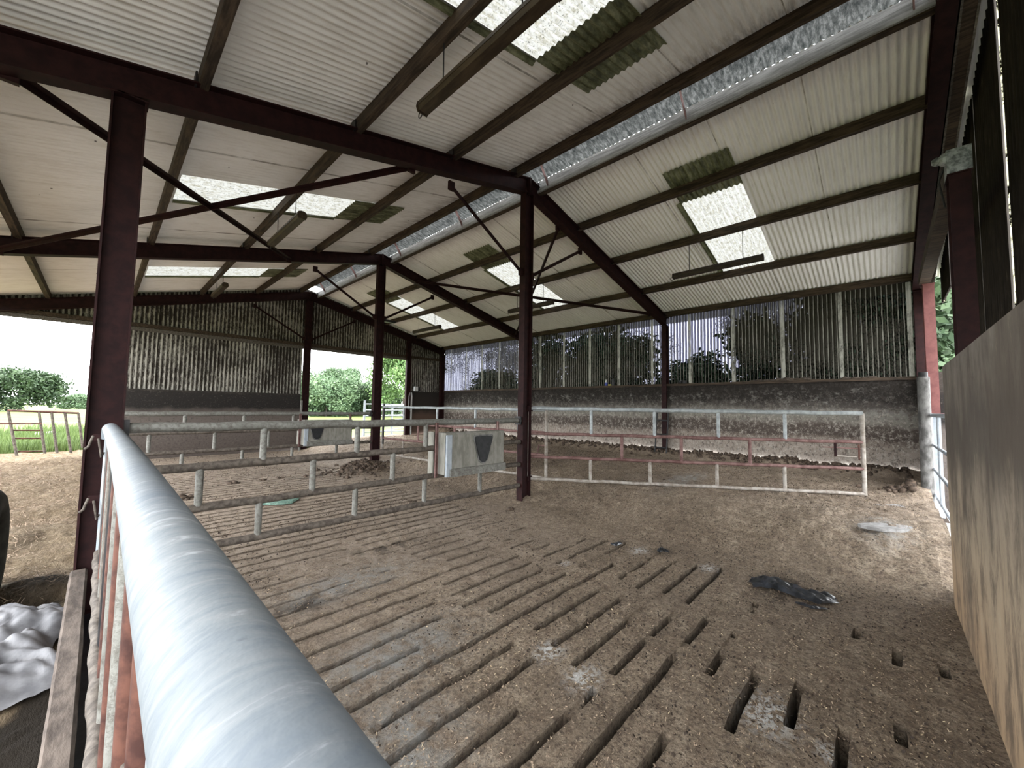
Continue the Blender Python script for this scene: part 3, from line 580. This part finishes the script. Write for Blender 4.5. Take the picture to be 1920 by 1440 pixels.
def feeder(y, label, cx=3.63):
    t = thing('feeder_box', label, 'feeder', (3.53, y - .14, .6), 'calf feeder boxes on the fences'); x0, x1 = 3.02, 4.05; yf, yb = y - .24, y - .045
    MB().prism([(x0, .64), (x1, .64), (x1, 1.165), (x0, 1.165)], yf + .02, yb).build('box_body', 'box_panel', t)
    mb = MB(); mb.box(x0 + .03, x1 - .02, yf, yf + .02, .70, 1.15); fp = mb.build('front_panel', 'box_panel', t)
    mb = MB(); mb.box(x0 - .0, x0 + .075, yf - .012, yf + .03, .62, 1.14); mb.build('side_strip', 'galvanised', t)
    mb = MB(); mb.prism([(x0 + .05, .615), (x1 - .0, .615), (x1 - .0, .715), (x0 + .05, .715)], yf - .03, yf + .02); mb.build('bottom_lip', 'galvanised_dirty', t)
    def vee(w0, w1, z0, z1, r=6):
        o = [(cx - w0 + .03, z1), (cx + w0 - .03, z1), (cx + w0 - .008, z1 - .008), (cx + w0, z1 - .035)]
        o += [(cx + w1 * math.cos(a), z0 + w1 * .9 * (1 + math.sin(a))) for a in np.linspace(0, -math.pi, r)]
        return o + [(cx - w0, z1 - .035), (cx - w0 + .008, z1 - .008)]
    MB().prism(vee(.178, .092, .735, 1.125), yf - .012, yf + .005).build('flap_rim', 'pipe_grey', fp)
    MB().prism(vee(.158, .078, .755, 1.108), yf - .024, yf).build('rubber_flap', 'black_rubber', fp)
    for x, zt in ((x0 - .035, 1.29), (x1 + .02, 1.29)):
        mb = MB(); mb.box(x - .025, x + .025, yb - .03, yb - .018, .60, zt); mb.box(x - .025, x - .016, yb - .05, yb - .018, .60, zt); mb.build('mounting_post', 'pink_pipe', t)
    MB().box(x0 - .03, x0 - .004, yb + .05, yb + .16, .62, 1.17).build('back_panel', 'box_panel', t)
feeder(YA, 'grey calf feeder with a black rubber flap on the nearest fence'); feeder(YB, 'grey calf feeder with a black flap on the fence further back', 3.27)
ZG = [1.49, 1.085, .71, .36]
t, P = pipe_gate('pen_gate', 'long open tubular gate, pale top rail and red middle rails, swung into the right-hand pen', (4.85, 4.23), (7.52, .25), ZG, [.031, .025, .025, .025], [[1.0, 1.96, 2.88, 3.79], [1.47, 2.35, 3.31], [.99, 1.89, 2.85, 3.77]],
    ['light_pipe', 'pink_pipe', 'pink_pipe', 'pale_muddy_pipe', 'light_pipe', 'pink_pipe', 'pale_muddy_pipe', 'pale_muddy_pipe'])
def latch():
    bb = MB().tube([P(4.76, .99), P(4.28, 1.0)], .009, 8).build('bolt_bar', 'pink_pipe', t); MB().bar(P(4.44, .87), P(4.44, 1.06), .03, .05, (1, 0, 0)).build('latch_plate', 'red_oxide_steel', bb)
    MB().tube([P(4.76, .87), P(4.44, .88)], .008, 8).build('latch_rod', 'pale_muddy_pipe', t); MB().bar(P(4.74, .83), P(4.74, 1.05), .02, .05, (1, 0, 0)).build('latch_hasp', 'rusty_pipe', t)
    MB().box(4.80, 4.9, YA - .04, YA + .08, 1.44, 1.53).build('hinge', 'red_oxide_steel', t); MB().box(4.80, 4.9, YA - .04, YA + .08, .33, .40).build('hinge', 'red_oxide_steel', t)
latch()
t, P = pipe_gate('pen_gate', 'tubular gate between the two nearest ridge columns, light grey top rail', (4.88, 9.05), (5.26, 4.19), [1.465, 1.08, .70, .32], [.028, .024, .024, .024], [[.84, 2.04, 3.19, 4.27], [1.4, 2.6, 3.8], [.84, 2.04, 3.19, 4.27]],
    ['light_pipe', 'pink_pipe', 'pink_pipe', 'pale_muddy_pipe', 'light_pipe', 'pink_pipe', 'pale_muddy_pipe', 'pale_muddy_pipe'])
MB().tube([(4.88, 9.02, .55), (4.88, 9.02, 1.55)], .022, 8).build('hinge_post', 'black_steel', t)
MB().tube([P(4.3, .62), P(4.3, 1.0), P(4.3, 1.5)], .012, 8).build('chain', 'black_steel', t)
MB().tube([P(4.86, .86), P(4.72, .86), P(4.70, .74)], .01, 8).build('latch_rod', 'pink_pipe', t)

# the big gate under the camera
def big_gate():
    t = thing('cattle_gate', 'large galvanised gate with a thick top tube close to the camera', 'gate', (.067, 2.0, .4))
    pts = [(.066 + .010 * math.sin((y + .4) / 4.5 * math.pi) , y, 1.302 + .006 * math.sin((y + .4) / 4.5 * math.pi)) for y in np.linspace(-.4, 4.0, 45)]
    pts += [(.064, 4.0 + .07 * math.sin(a), 1.302 - .07 * (1 - math.cos(a))) for a in np.linspace(.2, 1.57, 8)]
    MB().tube(pts, .0425, 28).build('top_rail', 'galvanised_rail', t)
    MB().tube([(.062, 4.07, 1.24), (.06, 4.07, .40)], .022, 14).build('end_post', 'galvanised', t)
    ys = [.28, .52, .74, 1.0, 1.28, 1.56, 1.86, 2.16, 2.46, 2.76, 3.06, 3.36, 3.66, 3.88]
    for i, y in enumerate(ys):
        MB().tube([(.068, y, 1.28), (.068, y + .03, .44)], .019, 14).build('bar', ['rusty_pipe', 'galvanised', 'rusty_pipe', 'rusty_pipe', 'galvanised_dirty', 'rusty_pipe'][i] if i < 6 else ['black_steel', 'muddy_pipe', 'galvanised_dirty', 'rusty_pipe'][i % 4], t)
    k = 60; MB().tube([(.052 + .004 * math.sin(j * 1.3), -.3 + 4.35 * j / k, .43 + .008 * math.sin(j * 2.1)) for j in range(k + 1)], .026, 12).build('bottom_rail', 'muddy_pipe', t)
    MB().tube([(.072, -.3, .85), (.072, 4.05, .85)], .014, 10).build('mid_rail', 'muddy_pipe', t)
    for z in (1.235, .80):
        MB().box(-.02, .06, YA - .155, YA - .125, z - .015, z + .03).build('hinge', 'red_oxide_steel', t)
        pt = [(-.015, YA - .15, z + .02), (-.03, YA - .15, z - .03), (-.035, YA - .155, z - .055), (-.055, YA - .155, z - .075)]; MB().tube(pt, .008, 8).build('latch_hook', 'muddy_pipe', t)
        ch = [(.01, YA - .17, z), (.02, YA - .19, z - .06), (.03, YA - .17, z - .13), (.045, YA - .17, z - .1)]; MB().tube(ch, .007, 8).build('chain', 'muddy_pipe', t)
big_gate()
def kerb():
    n = 50; mb = MB(); ys = np.linspace(-.3, YA - .10, n); o = []
    for i, y in enumerate(ys):
        j = lambda s: (fbm(np.array([y]), np.array([s * 9.]), 5, 3, 60 + s)[0] - .5) * .012
        o += [(-.078 + j(1), y, -.1), (-.076 + j(2), y, .312 + j(3)), (-.066, y, .322 + j(3)), (-.004, y, .322 + j(4)), (.006 + j(5), y, .312 + j(4)), (.006 + j(5), y, -.1)]
    f = [(i * 6 + k, i * 6 + k + 1, (i + 1) * 6 + k + 1, (i + 1) * 6 + k) for i in range(n - 1) for k in range(5)]
    mb.add(o, f); mb.add(o[:6], [(5, 4, 3, 2, 1, 0)]); mb.add(o[-6:], [(0, 1, 2, 3, 4, 5)]); struct('trim_7', mb, 'concrete_kerb')
    b = MB(); b.box(.006, .075, -.3, YA - .1, -.9, .0); struct('trim_8', b, 'black_film')
kerb()

# ---------------------------------------------------------------- right-hand doorway: grey pole, sheeted gate, column bracket
def door_bits():
    z = .18
    t = thing('gate_pole', 'grey round pole standing in muck at the right-hand doorway', 'pole', (8.2, -.40, z))
    MB().tube([(8.2, -.40, z), (8.2, -.402, 1.1), (8.2, -.405, 2.03)], .067, 20).build('pole_tube', 'pipe_grey', t); MB().tube([(8.2, -.405, 2.03), (8.2, -.405, 2.06), (8.2, -.405, 2.10)], .05, 12).build('pole_cap', 'black_steel', t)
    t = thing('doorway_gate', 'pale blue galvanised gate closing the right-hand doorway', 'gate', (6.6, -.53, .3))
    for zz, r in ((1.48, .026), (1.06, .02), (.72, .02), (.36, .02)): MB().tube([(4.95, -.475, zz), (8.46, -.475, zz)], r, 10).build('rail', 'galvanised', t)
    for x in (4.95, 6.1, 7.3, 8.46): MB().tube([(x, -.475, .34), (x, -.475, 1.49)], .02, 10).build('upright', 'galvanised', t)

    t = thing('column_bracket', 'silver wrapped bracket on top of the dark column by the near wall', 'bracket', (4.79, YD, 3.46)); MB().box(4.68, 4.90, YD - .07, YD + .07, 3.46, 3.66).build('bracket_plate', 'wrapping', t); MB().blob((4.76, YD + .09, 3.62), .06, 4, 2, .5).build('knotted_wire', 'wrapping', t)
    MB().tube([(4.8, YD + .05, 3.65), (4.9, YD + .1, 3.5), (5.0, YD + .06, 3.3)], .008, 8).build('loose_cable', 'black_steel', t)
door_bits()

# ---------------------------------------------------------------- small things along the walls
def small_things():
    t = thing('steel_ladder', 'short black steel ladder leaning on the long wall by its column', 'ladder', (10.2, 4.3, .3))
    for y in (4.10, 4.40): MB().tube([(10.05, y, .3), (10.22, y, 1.45)], .02, 8).build('rail', 'black_steel', t)
    for z in (.52, .86, 1.22): MB().tube([(10.05 + .17 * (z - .3) / 1.15, 4.10, z), (10.05 + .17 * (z - .3) / 1.15, 4.40, z)], .022, 8).build('rung', 'black_steel', t)
    L = 2.19; x = 10.46
    t = thing('plastic_bottle', 'small white and blue bottle standing on the ledge of the long wall', 'bottle', (x, 6.06, L)); MB().tube([(x, 6.06, L), (x, 6.06, L + .10)], .045, 14).build('bottle_body', 'blue_label', t); sh = MB().tube([(x, 6.06, L + .10), (x, 6.06, L + .15)], .045, 14, r2=.02).build('bottle_shoulder', 'white_plastic', t); MB().tube([(x, 6.06, L + .15), (x, 6.06, L + .18)], .018, 10).build('cap', 'white_plastic', sh)
    t = thing('oil_can', 'black can with a spout on the wall ledge beside the white bottle', 'can', (x, 5.82, L)); MB().tube([(x, 5.82, L), (x, 5.82, L + .2)], .05, 14).build('can_body', 'black_steel', t); MB().tube([(x, 5.82, L + .2), (x, 5.87, L + .25), (x, 5.95, L + .24)], .014, 8).build('spout', 'black_steel', t)
    o = MB().box(x - .03, x + .04, 5.9, 5.98, L, L + .04).build('card_box', 'yellow_card'); tag(o, 'small yellow carton on the wall ledge next to the black can', 'box')
    t = thing('small_pot', 'small black pot on the wall ledge right of the wall column', 'pot', (x, 3.78, L)); MB().tube([(x, 3.78, L), (x, 3.78, L + .08)], .05, 12, r2=.06).build('pot_body', 'black_steel', t); MB().blob((x, 3.88, L + .04), .045, 3).build('lump', 'black_steel', t)
    mb = MB()
    for i in range(26): mb.blob((x + random.uniform(-.02, .03), 1.2 + random.random() * 1.0, L + .01), random.uniform(.03, .075), i, 1, .4, (1, 1.8, .7))
    tag(mb.build('ledge_dirt', 'wet_dirt'), 'heap of dark dirt lying along the wall ledge at right', 'dirt', kind='stuff')
    mb = MB()
    for i in range(14): mb.blob((x + random.uniform(-.02, .03), .15 + random.random() * .5, L + .005), random.uniform(.02, .05), i, 1, .4, (1, 1.8, .7))
    tag(mb.build('ledge_dirt', 'wet_dirt'), 'thin smear of dirt on the wall ledge near the right end', 'dirt', kind='stuff')
    t = thing('socket_box', 'white electrical box mounted on the dark wall beside the far doorway', 'switch box', (9.0, YC + .04, 2.15)); MB().box(8.94, 9.09, YC - .03, YC + .07, 2.12, 2.30).build('box_case', 'white_plastic', t); MB().box(9.09, 9.2, YC - .01, YC + .07, 2.14, 2.28).build('box_lid', 'black_steel', t)
    t = thing('conduit_pipe', 'white plastic conduit running up the wall beside the far doorway', 'pipe', (8.75, YC - .02, .2))
    MB().tube([(8.80, YC - .02, .22), (8.80, YC - .02, 1.9), (8.78, YC - .02, 2.02), (8.74, YC - .02, 2.05)], .035, 12).build('pipe_run', 'white_plastic', t); MB().tube([(8.72, YC - .02, 2.03), (8.68, YC - .02, 1.9), (8.67, YC - .02, 1.5), (8.74, YC - .02, 1.3)], .02, 10).build('cable_loop', 'white_plastic', t)
    t = thing('rail_post', 'slim galvanised post at the left jamb of the far doorway', 'post', (4.62, YB + .35, 0)); MB().tube([(4.55, YC - .25, -.02), (4.55, YC - .25, 1.62)], .035, 12).build('post_tube', 'galvanised_dirty', t)
small_things()

# ---------------------------------------------------------------- things lying on the floor
def sheet_scrap(name, cx, cy, w, h, ang, mat, label, cat, bump=.05, seed=0, fz=None):
    n, m = 26, 14; u = np.linspace(-1, 1, n); v = np.linspace(-1, 1, m); U, V = np.meshgrid(u, v); ca, sa = math.cos(ang), math.sin(ang)
    sh = 1 - .35 * fbm(U * 2, V, 1.3, 3, seed); px = U * w / 2 * sh; py = V * h / 2 * (1 - .5 * U * U) + .25 * h * np.sin(U * 3 + seed)
    X = cx + ca * px - sa * py; Y = cy + sa * px + ca * py; g = (fz or ground_z)(X, Y)
    rid = np.abs(np.sin(U * 9 + 4 * fbm(U, V, 2, 3, seed + 2) + V * 2)); Z = g + .008 + bump * (fbm(U, V, 2.5, 4, seed + 1) * .7 + rid * .5) * (1 - .8 * np.maximum(abs(U), abs(V)) ** 4)
    return tag(grid_obj(name, X, Y, Z, mat), label, cat)
sheet_scrap('plastic_film', 4.07, .62, .72, .26, -1.25, 'black_film', 'crumpled black plastic film lying where the slots end', 'plastic sheet', .06, 3)
sheet_scrap('plastic_film', 3.86, .46, .24, .06, -1.3, 'black_film', 'flat strip of black plastic just in front of the crumpled film', 'plastic sheet', .012, 5)
sheet_scrap('plastic_film', 4.03, 2.2, .16, .07, -.8, 'black_film', 'small black plastic scrap at the left of the white splash', 'plastic sheet', .03, 6)
sheet_scrap('plastic_film', 4.2, 1.76, .14, .09, -.8, 'black_film', 'small black plastic scrap at the right of the white splash', 'plastic sheet', .03, 8)
sheet_scrap('net_scrap', 1.98, 6.72, .75, .32, .15, 'green_net', 'scrap of pale green netting on the slats of the second pen', 'netting', .04, 11)
def slabs():
    for (x, y, w, h, a), lb in zip(((7.16, -.08, .55, .16, -.75), (5.75, .03, .5, .12, -.9)), ('flat grey stone slab on the floor below the end of the open gate', 'flat pale stone slab by the near wall corner')):
        mb = MB(); z = float(ground_z(x, y)); n = 12; o = [(x + math.cos(a) * math.cos(t) * w / 2 * (1 + .1 * math.sin(3 * t)) - math.sin(a) * math.sin(t) * h, y + math.sin(a) * math.cos(t) * w / 2 * (1 + .1 * math.sin(3 * t)) + math.cos(a) * math.sin(t) * h) for t in np.linspace(0, 2 * math.pi, n, endpoint=False)]
        mb.add([(p, q, z - .02) for p, q in o] + [(p, q, z + .012) for p, q in o], [tuple(range(n, 2 * n))] + [(i, (i + 1) % n, (i + 1) % n + n, i + n) for i in range(n)]); tag(mb.build('stone_slab', 'stone'), lb, 'stone')
slabs()
def clods():
    for i, (x, y, r, lb) in enumerate(((1.86, 8.95, .11, 'dark dung clod on the slats under the second fence, biggest of its row'), (2.3, 8.9, .05, 'small dung clod a step right of the biggest clod on the slats'), (2.62, 8.95, .06, 'dung clod furthest right in the row on the slats'), (1.02, 8.0, .12, 'dung clod beside the tip of the big gate tube'), (4.25, 4.0, .06, 'dung clod at the foot of the nearest ridge column'))):
        mb = MB()
        for k in range(9): mb.blob((x + random.uniform(-r, r), y + random.uniform(-r, r), float(ground_z(x, y)) + r * .2 * random.random()), r * random.uniform(.3, .6), i * 9 + k, 1, .45, (1, 1, .75))
        tag(mb.build('dung_clod', 'dung'), lb, 'dung')
    mb = MB()
    for i in range(330):
        a = random.random() * 6.28; q = abs(random.gauss(0, .42)); x = 4.2 + q * math.cos(a) * 1.1; y = 8.75 + q * math.sin(a); mb.blob((x, y, float(ground_z(x, y)) + .01), random.uniform(.015, .05), i, 1, .5)
    tag(mb.build('dung_heap', 'dung'), 'loose heap of dung clods at the foot of the second ridge column', 'dung', kind='stuff')
    mb = MB()
    for i in range(900):
        y = random.uniform(-.3, 13.9); x = 10.34 - abs(random.gauss(0, .18)); mb.blob((x, y, float(ground_z(x, y)) + .01), random.uniform(.015, .055), i % 40, 1, .5)
    for i in range(120):
        a = random.random() * 6.28; q = abs(random.gauss(0, .16)); x = 8.2 + q * math.cos(a); y = -.25 + abs(q * math.sin(a)); mb.blob((x, y, float(ground_z(x, y)) + .02), random.uniform(.015, .05), i % 40, 1, .5)
    tag(mb.build('muck_bank', 'dung'), 'bank of trodden muck along the foot of the long wall', 'muck', kind='stuff')
clods()
def litter(name, n, xr, yr, mat, label, smin, smax, fz, lift=.004, seed=1, skip_slots=True, asp=.28):
    r = np.random.default_rng(seed); x = r.uniform(*xr, n); y = r.uniform(*yr, n)
    keep = fbm(x, y, 1.6, 3, seed + 90) + .25 * r.random(n) > .55
    if skip_slots: k = np.round((y - .19) / .1965); keep &= (np.abs(y - .19 - k * .1965) > .026) | (x > 4.3) | (r.random(n) < .12)
    x = x[keep]; y = y[keep]; n = len(x); z = fz(x, y) + lift; a = r.uniform(0, 6.28, n); L = r.uniform(smin, smax, n); Wd = L * r.uniform(.6, 1.4, n) * asp; ti = r.uniform(-.6, .6, n); tw = r.uniform(-.9, .9, n)
    dx = np.stack([np.cos(a) * L, np.sin(a) * L, ti * L], -1) / 2; dy = np.stack([-np.sin(a) * Wd, np.cos(a) * Wd, tw * Wd], -1) / 2; c = np.stack([x, y, z + np.abs(ti) * L / 2 + np.abs(tw) * Wd / 2], -1)
    o = quads_obj(name, np.stack([c - dx * r.uniform(.5, 1, (n, 1)) - dy * r.uniform(.2, 1, (n, 1)), c + dx - dy * r.uniform(.1, .9, (n, 1)), c + dx * r.uniform(.4, 1, (n, 1)) + dy, c - dx * r.uniform(.3, .9, (n, 1)) + dy * r.uniform(.3, 1, (n, 1))], 1), mat); return tag(o, label, 'straw', kind='stuff')
litter('straw_litter', 150000, (.1, 8.5), (-.3, 5.0), 'straw_dark', 'chopped brown straw scattered over the slats and floor', .006, .017, ground_z, seed=3)
litter('straw_bits', 46000, (.1, 9.5), (-.3, 5.0), 'straw', 'pale yellow straw bits scattered over the floor', .005, .015, ground_z, .006, seed=4)
litter('muck_crumbs', 60000, (.1, 9.5), (-.3, 6.5), 'crumb', 'dark crumbs of muck strewn over the floor', .005, .016, ground_z, .005, seed=6, asp=.8)
litter('far_litter', 24000, (.1, 9.9), (5.0, 13.8), 'dung', 'trodden muck crumbs over the floor of the far pens', .010, .03, ground_z, .006, seed=16, asp=.7)
litter('far_straw', 30000, (.1, 9.9), (5.0, 13.8), 'straw_dark', 'chopped straw over the floor of the far pens', .010, .026, ground_z, .006, seed=17, asp=.4)
litter('hay_stalks', 26000, (-1.6, -.09), (4.6, 14), 'straw_dark', 'loose hay stalks on the passage left of the kerb', .03, .09, hay_z, .01, seed=8, skip_slots=False, asp=.06)

# ---------------------------------------------------------------- left passage: sack, tyre
def left_things():
    n, m = 90, 50; u = np.linspace(-1, 1, n); v = np.linspace(-1, 1, m); U, V = np.meshgrid(u, v)
    X = -.36 + .30 * V + .05 * np.sin(U * 5); Y = 3.75 + .72 * U * (1 - .18 * V) ; fold = np.abs(np.sin(U * 5 + V * 3 + 9 * fbm(U, V, 1.1, 4, 5))) ; Z = hay_z(X, Y) + .02 + (.07 * (1 - V * V * .7) * (1 - U ** 4 * .8) + (.05 * fold + .022 * np.abs(np.sin(U * 13 + V * 9 + 6 * fbm(U, V, 1.2, 3, 15))))) * (1 - np.maximum(abs(U), abs(V)) ** 6)
    tag(grid_obj('plastic_sack', X, Y, Z, 'grey_sack'), 'crumpled pale grey plastic sack lying on the hay beside the kerb', 'sack')
    t = thing('tractor_tyre', 'muddy wheel of a vehicle cut off by the left edge of the photo', 'wheel', (-.60, 4.72, .05)); R, r, cx, cy, cz = .34, .12, -.56, 4.78, .40
    mb = MB(); N, K = 40, 16; o = [(cx + r * math.sin(b), cy + (R + r * math.cos(b)) * math.cos(a), cz + (R + r * math.cos(b)) * math.sin(a)) for a in np.linspace(0, 2 * math.pi, N, endpoint=False) for b in np.linspace(0, 2 * math.pi, K, endpoint=False)]
    mb.add(o, [(i * K + j, ((i + 1) % N) * K + j, ((i + 1) % N) * K + (j + 1) % K, i * K + (j + 1) % K) for i in range(N) for j in range(K)], True); mb.build('tyre', 'tyre_rubber', t)
    MB().tube([(cx - .05, cy, cz), (cx + .06, cy, cz)], .25, 24).build('wheel_rim', 'rusty_pipe', t)
left_things()

# ---------------------------------------------------------------- outside gates, plants and trees
def outside_gates():
    t = thing('sheeted_hurdle', 'pale blue sheeted hurdle outside the right-hand doorway', 'gate', (11.6, -1.4, -.1)); MB().box(11.6, 11.63, -2.6, -.5, -.05, 1.42).build('hurdle_sheet', 'galvanised', t); MB().tube([(11.6, -2.6, 1.44), (11.6, -.5, 1.44)], .025, 8).build('top_rail', 'galvanised', t)
    t = thing('feed_barrier', 'rusty leaning tubular feed barrier standing in the grass at left', 'gate', (-.9, 15.6, 0)); y = 15.7
    T = lambda x: (x, y, 1.235 - (x + 1.55) * .055)
    MB().tube([T(-1.55), T(-.36)], .028, 10).build('top_rail', 'rusty_pipe', t)
    for xt, xb, zb in ((-1.54, -1.33, .1), (-1.05, -.88, .1), (-.84, -.67, .05), (-.61, -.42, -.02), (-.37, -.24, .25)): MB().tube([T(xt), (xb, y - .1, zb)], .028, 10).build('upright', 'muddy_pipe', t)
    for za, x0, x1 in ((.92, -1.75, -.98), (.75, -1.45, -.95), (.55, -1.42, -.92), (.22, -1.37, -.9)): MB().tube([(x0, y - .04, za), (x1, y - .05, za - .02)], .02, 8).build('rail', 'rusty_pipe', t)
    t = thing('yard_gate', 'pale blue galvanised yard gate outside the far doorway', 'gate', (8.3, 17, 0), 'galvanised yard gates')
    for z in (1.55, 1.28, 1.02, .78, .52, .28): MB().tube([(8.25, 17, z), (11.6, 17, z)], .028, 8).build('rail', 'galvanised', t)
    for x, z in ((8.25, 1.72), (9.6, 1.55), (11.4, 1.55)): MB().tube([(x, 17, -.1), (x, 17, z)], .05 if x < 8.3 else .026, 10).build('upright', 'galvanised', t)
    t = thing('yard_gate', 'second galvanised gate swung at an angle behind the first yard gate', 'gate', (9.0, 17.4, 0), 'galvanised yard gates')
    for z in (1.5, 1.25, 1.0, .75, .5, .25): MB().tube([(9.0, 17.3, z), (12.6, 20.4, z)], .028, 8).build('rail', 'galvanised', t)
    for x, yy in ((9.0, 17.3), (10.6, 18.68), (12.6, 20.4)): MB().tube([(x, yy, -.12), (x, yy, 1.55)], .03, 10).build('upright', 'galvanised', t)
    o = MB().blob((-1.6, 26.7, .0), .35, 5, 2, .3, (1.6, .8, .5)).build('boulder', 'white_plastic'); tag(o, 'pale boulder lying in the grass behind the leaning feed barrier', 'boulder')
outside_gates()
def leaf_mesh(name, lumps, n, size, mat, seed, flat=.9):
    r = np.random.default_rng(seed); cs = []
    for (x, y, z, R) in lumps:
        k = int(n * R * R); d = r.normal(size=(k, 3)); d /= np.linalg.norm(d, axis=1)[:, None]; q = R * (1 - .45 * r.random(k) ** 2)[:, None] * d * np.array([1, 1, flat]) * (1 + .22 * r.normal(size=k))[:, None]; cs.append(q + np.array([x, y, z]))
    c = np.concatenate(cs); k = len(c); a = r.normal(size=(k, 3)); a /= np.linalg.norm(a, axis=1)[:, None]; b = np.cross(a, r.normal(size=(k, 3))); b /= np.linalg.norm(b, axis=1)[:, None]; s = size * r.uniform(.6, 1.3, k)[:, None]
    me = bpy.data.meshes.new(name); co = np.stack([c - a * s, c + b * s * .55, c + a * s, c - b * s * .55], 1); raw_mesh(me, co.reshape(-1, 3).astype(np.float32), np.arange(k * 4).reshape(-1, 4), False); me.materials.append(M[mat]); return me
def lumps(h, w, n, seed, low=.15):
    rd = random.Random(seed); o = [(0, 0, h * .62, w * .55)]
    for i in range(n):
        a = rd.random() * 6.28; z = h * rd.uniform(low + .1, .9); q = w * .62 * math.sqrt(max(.05, 1 - ((z / h - .5) / .52) ** 2)); o.append((q * math.cos(a), q * math.sin(a), z, w * rd.uniform(.22, .38)))
    return o
PROTO = {}
for nm, h, w, n, mt, sd in (('dark', 6.0, 2.6, 22, 'leaf_dark', 1), ('mid', 6.0, 2.8, 24, 'leaf_mid', 2), ('bright', 6.0, 2.8, 26, 'leaf_bright', 3), ('bush', 3.0, 2.2, 20, 'leaf_mid', 4), ('bushd', 3.0, 2.2, 20, 'leaf_dark', 5)):
    PROTO[nm] = leaf_mesh('crown', lumps(h, w, n, sd, .02 if 'bush' in nm else .15), dict(dark=600, mid=2000).get(nm, 1300), dict(dark=.13, mid=.075).get(nm, .095), mt, sd)
def tree(kind, x, y, s, sz, label, rz=0, name='tree', group='trees outside'):
    t = thing(name, label, 'tree' if name == 'tree' else 'hedge', (x, y, -.15), group); t.rotation_euler.z = rz; t.scale = (s, s, sz)
    c = bpy.data.objects.new('crown', PROTO[kind]); C.objects.link(c); c.parent = t
    h = 3.6 if 'bush' not in kind else 1.5
    tr = MB().tube([(0, 0, 0), (.06, .03, h * .5), (0, .08, h)], .2 if h > 2 else .09, 10, r2=.08 if h > 2 else .04)
    me = bpy.data.meshes.new('trunk'); me.from_pydata(tr.v, [], tr.f); me.materials.append(M['bark']); o = bpy.data.objects.new('trunk', me); C.objects.link(o); o.parent = t
    return t
# seen through the far doorway
tree('bright', 30.8, 51.0, 2.00, 2.23, 'bright green tree at the right of the far doorway', .3)
tree('bush', 22.0, 57.0, 2.00, 1.85, 'mid green bush in the hedge, middle of the far doorway', 0, 'hedge_bush')
tree('bush', 29.2, 64.0, 2.20, 2.15, 'mid green bush in the hedge, behind the second ridge column', 2, 'hedge_bush')
tree('bushd', 18.8, 60.0, 1.80, 1.65, 'darker bush at the left end of the hedge in the far doorway', 1, 'hedge_bush')
tree('bush', 32.4, 60.0, 2.00, 1.75, 'bushy green shrub below the bright tree, seen past the second ridge column', 5, 'hedge_bush')
tree('bush', 25.2, 66.0, 2.00, 1.95, 'green bush filling the right half of the hedge', 1.5, 'hedge_bush')
tree('bush', 22.8, 70.0, 2.40, 2.45, 'taller green bush behind the hedge, left of its middle', 3, 'hedge_bush')
tree('bushd', 25.8, 58.0, 1.70, 1.45, 'dark low bush in front of the hedge in the far doorway', 4, 'hedge_bush')
tree('mid', 33.5, 81, 2.0, 1.55, 'distant airy tree rising above the hedge in the far doorway', 4)
tree('mid', 30.0, 84, 1.8, 1.15, 'distant tree peeking over the hedge at the left jamb', 1.4)
# seen through the left opening
tree('bushd', -8.2, 94.0, 2.50, 2.05, 'broad spreading tree in the field beyond the leaning barrier', .8)
tree('bushd', -14.8, 90.0, 2.60, 2.05, 'dark tree at the left edge of the photo', 2.1)
tree('bush', -2.8, 120.0, 1.80, 1.05, 'small bush right of the spreading tree in the left opening', 2.1, 'hedge_bush')
# behind the clear sheeting
tree('dark', 20, 20.5, 1.15, .72, 'dark round tree behind the clear sheeting in the far corner', 0)
tree('dark', 19, 13.4, 1.15, 1.0, 'dark tall tree behind the clear sheeting left of the wall column', 1)
tree('dark', 18.5, 10.0, 1.0, .95, 'dark tree behind the sheeting next to the nearest ridge column', 2)
tree('dark', 18.5, 6.3, .75, .68, 'low domed tree behind the sheeting right of the wall column', 3)
tree('dark', 18.5, 2.8, 1.0, .95, 'tall dark tree behind the right half of the clear sheeting', 4)
tree('dark', 17.8, .2, 1.1, 1.15, 'tall dark tree behind the right end of the clear sheeting', 5)
tree('mid', 21, -2.2, 1.1, 1.15, 'green tree seen through the narrow right-hand doorway', 5)
for i, (x, y) in enumerate(((17.0, 16.5), (17, 8.2), (16.5, 4.4), (16.5, 1.0))): tree('bushd', x, y, .9, .8, 'dark undergrowth behind the clear sheeting, ' + ['furthest along', 'left of the wall column', 'right of the wall column', 'near the right end'][i], i, 'hedge_bush')
def grass_blades():
    r = np.random.default_rng(12); n = 16000; x = r.uniform(-4.5, .6, n); y = 16.4 + 14 * r.random(n) ** 1.6; h = r.uniform(.12, .38, n) * (1 + .5 * (fbm(x, y, .8, 2, 3) > .55)); a = r.uniform(0, 6.28, n); w = r.uniform(.008, .02, n)
    z = -.14; dx = np.stack([np.cos(a) * w, np.sin(a) * w, 0 * a], -1); b = np.stack([x, y, np.full(n, z)], -1); tp = b + np.stack([r.normal(0, .07, n), r.normal(0, .07, n), h], -1)
    tag(quads_obj('long_grass', np.stack([b - dx, b + dx, tp + dx * .3, tp - dx * .3], 1), 'grass_blades'), 'long green grass around the leaning feed barrier', 'grass', kind='stuff')
grass_blades()
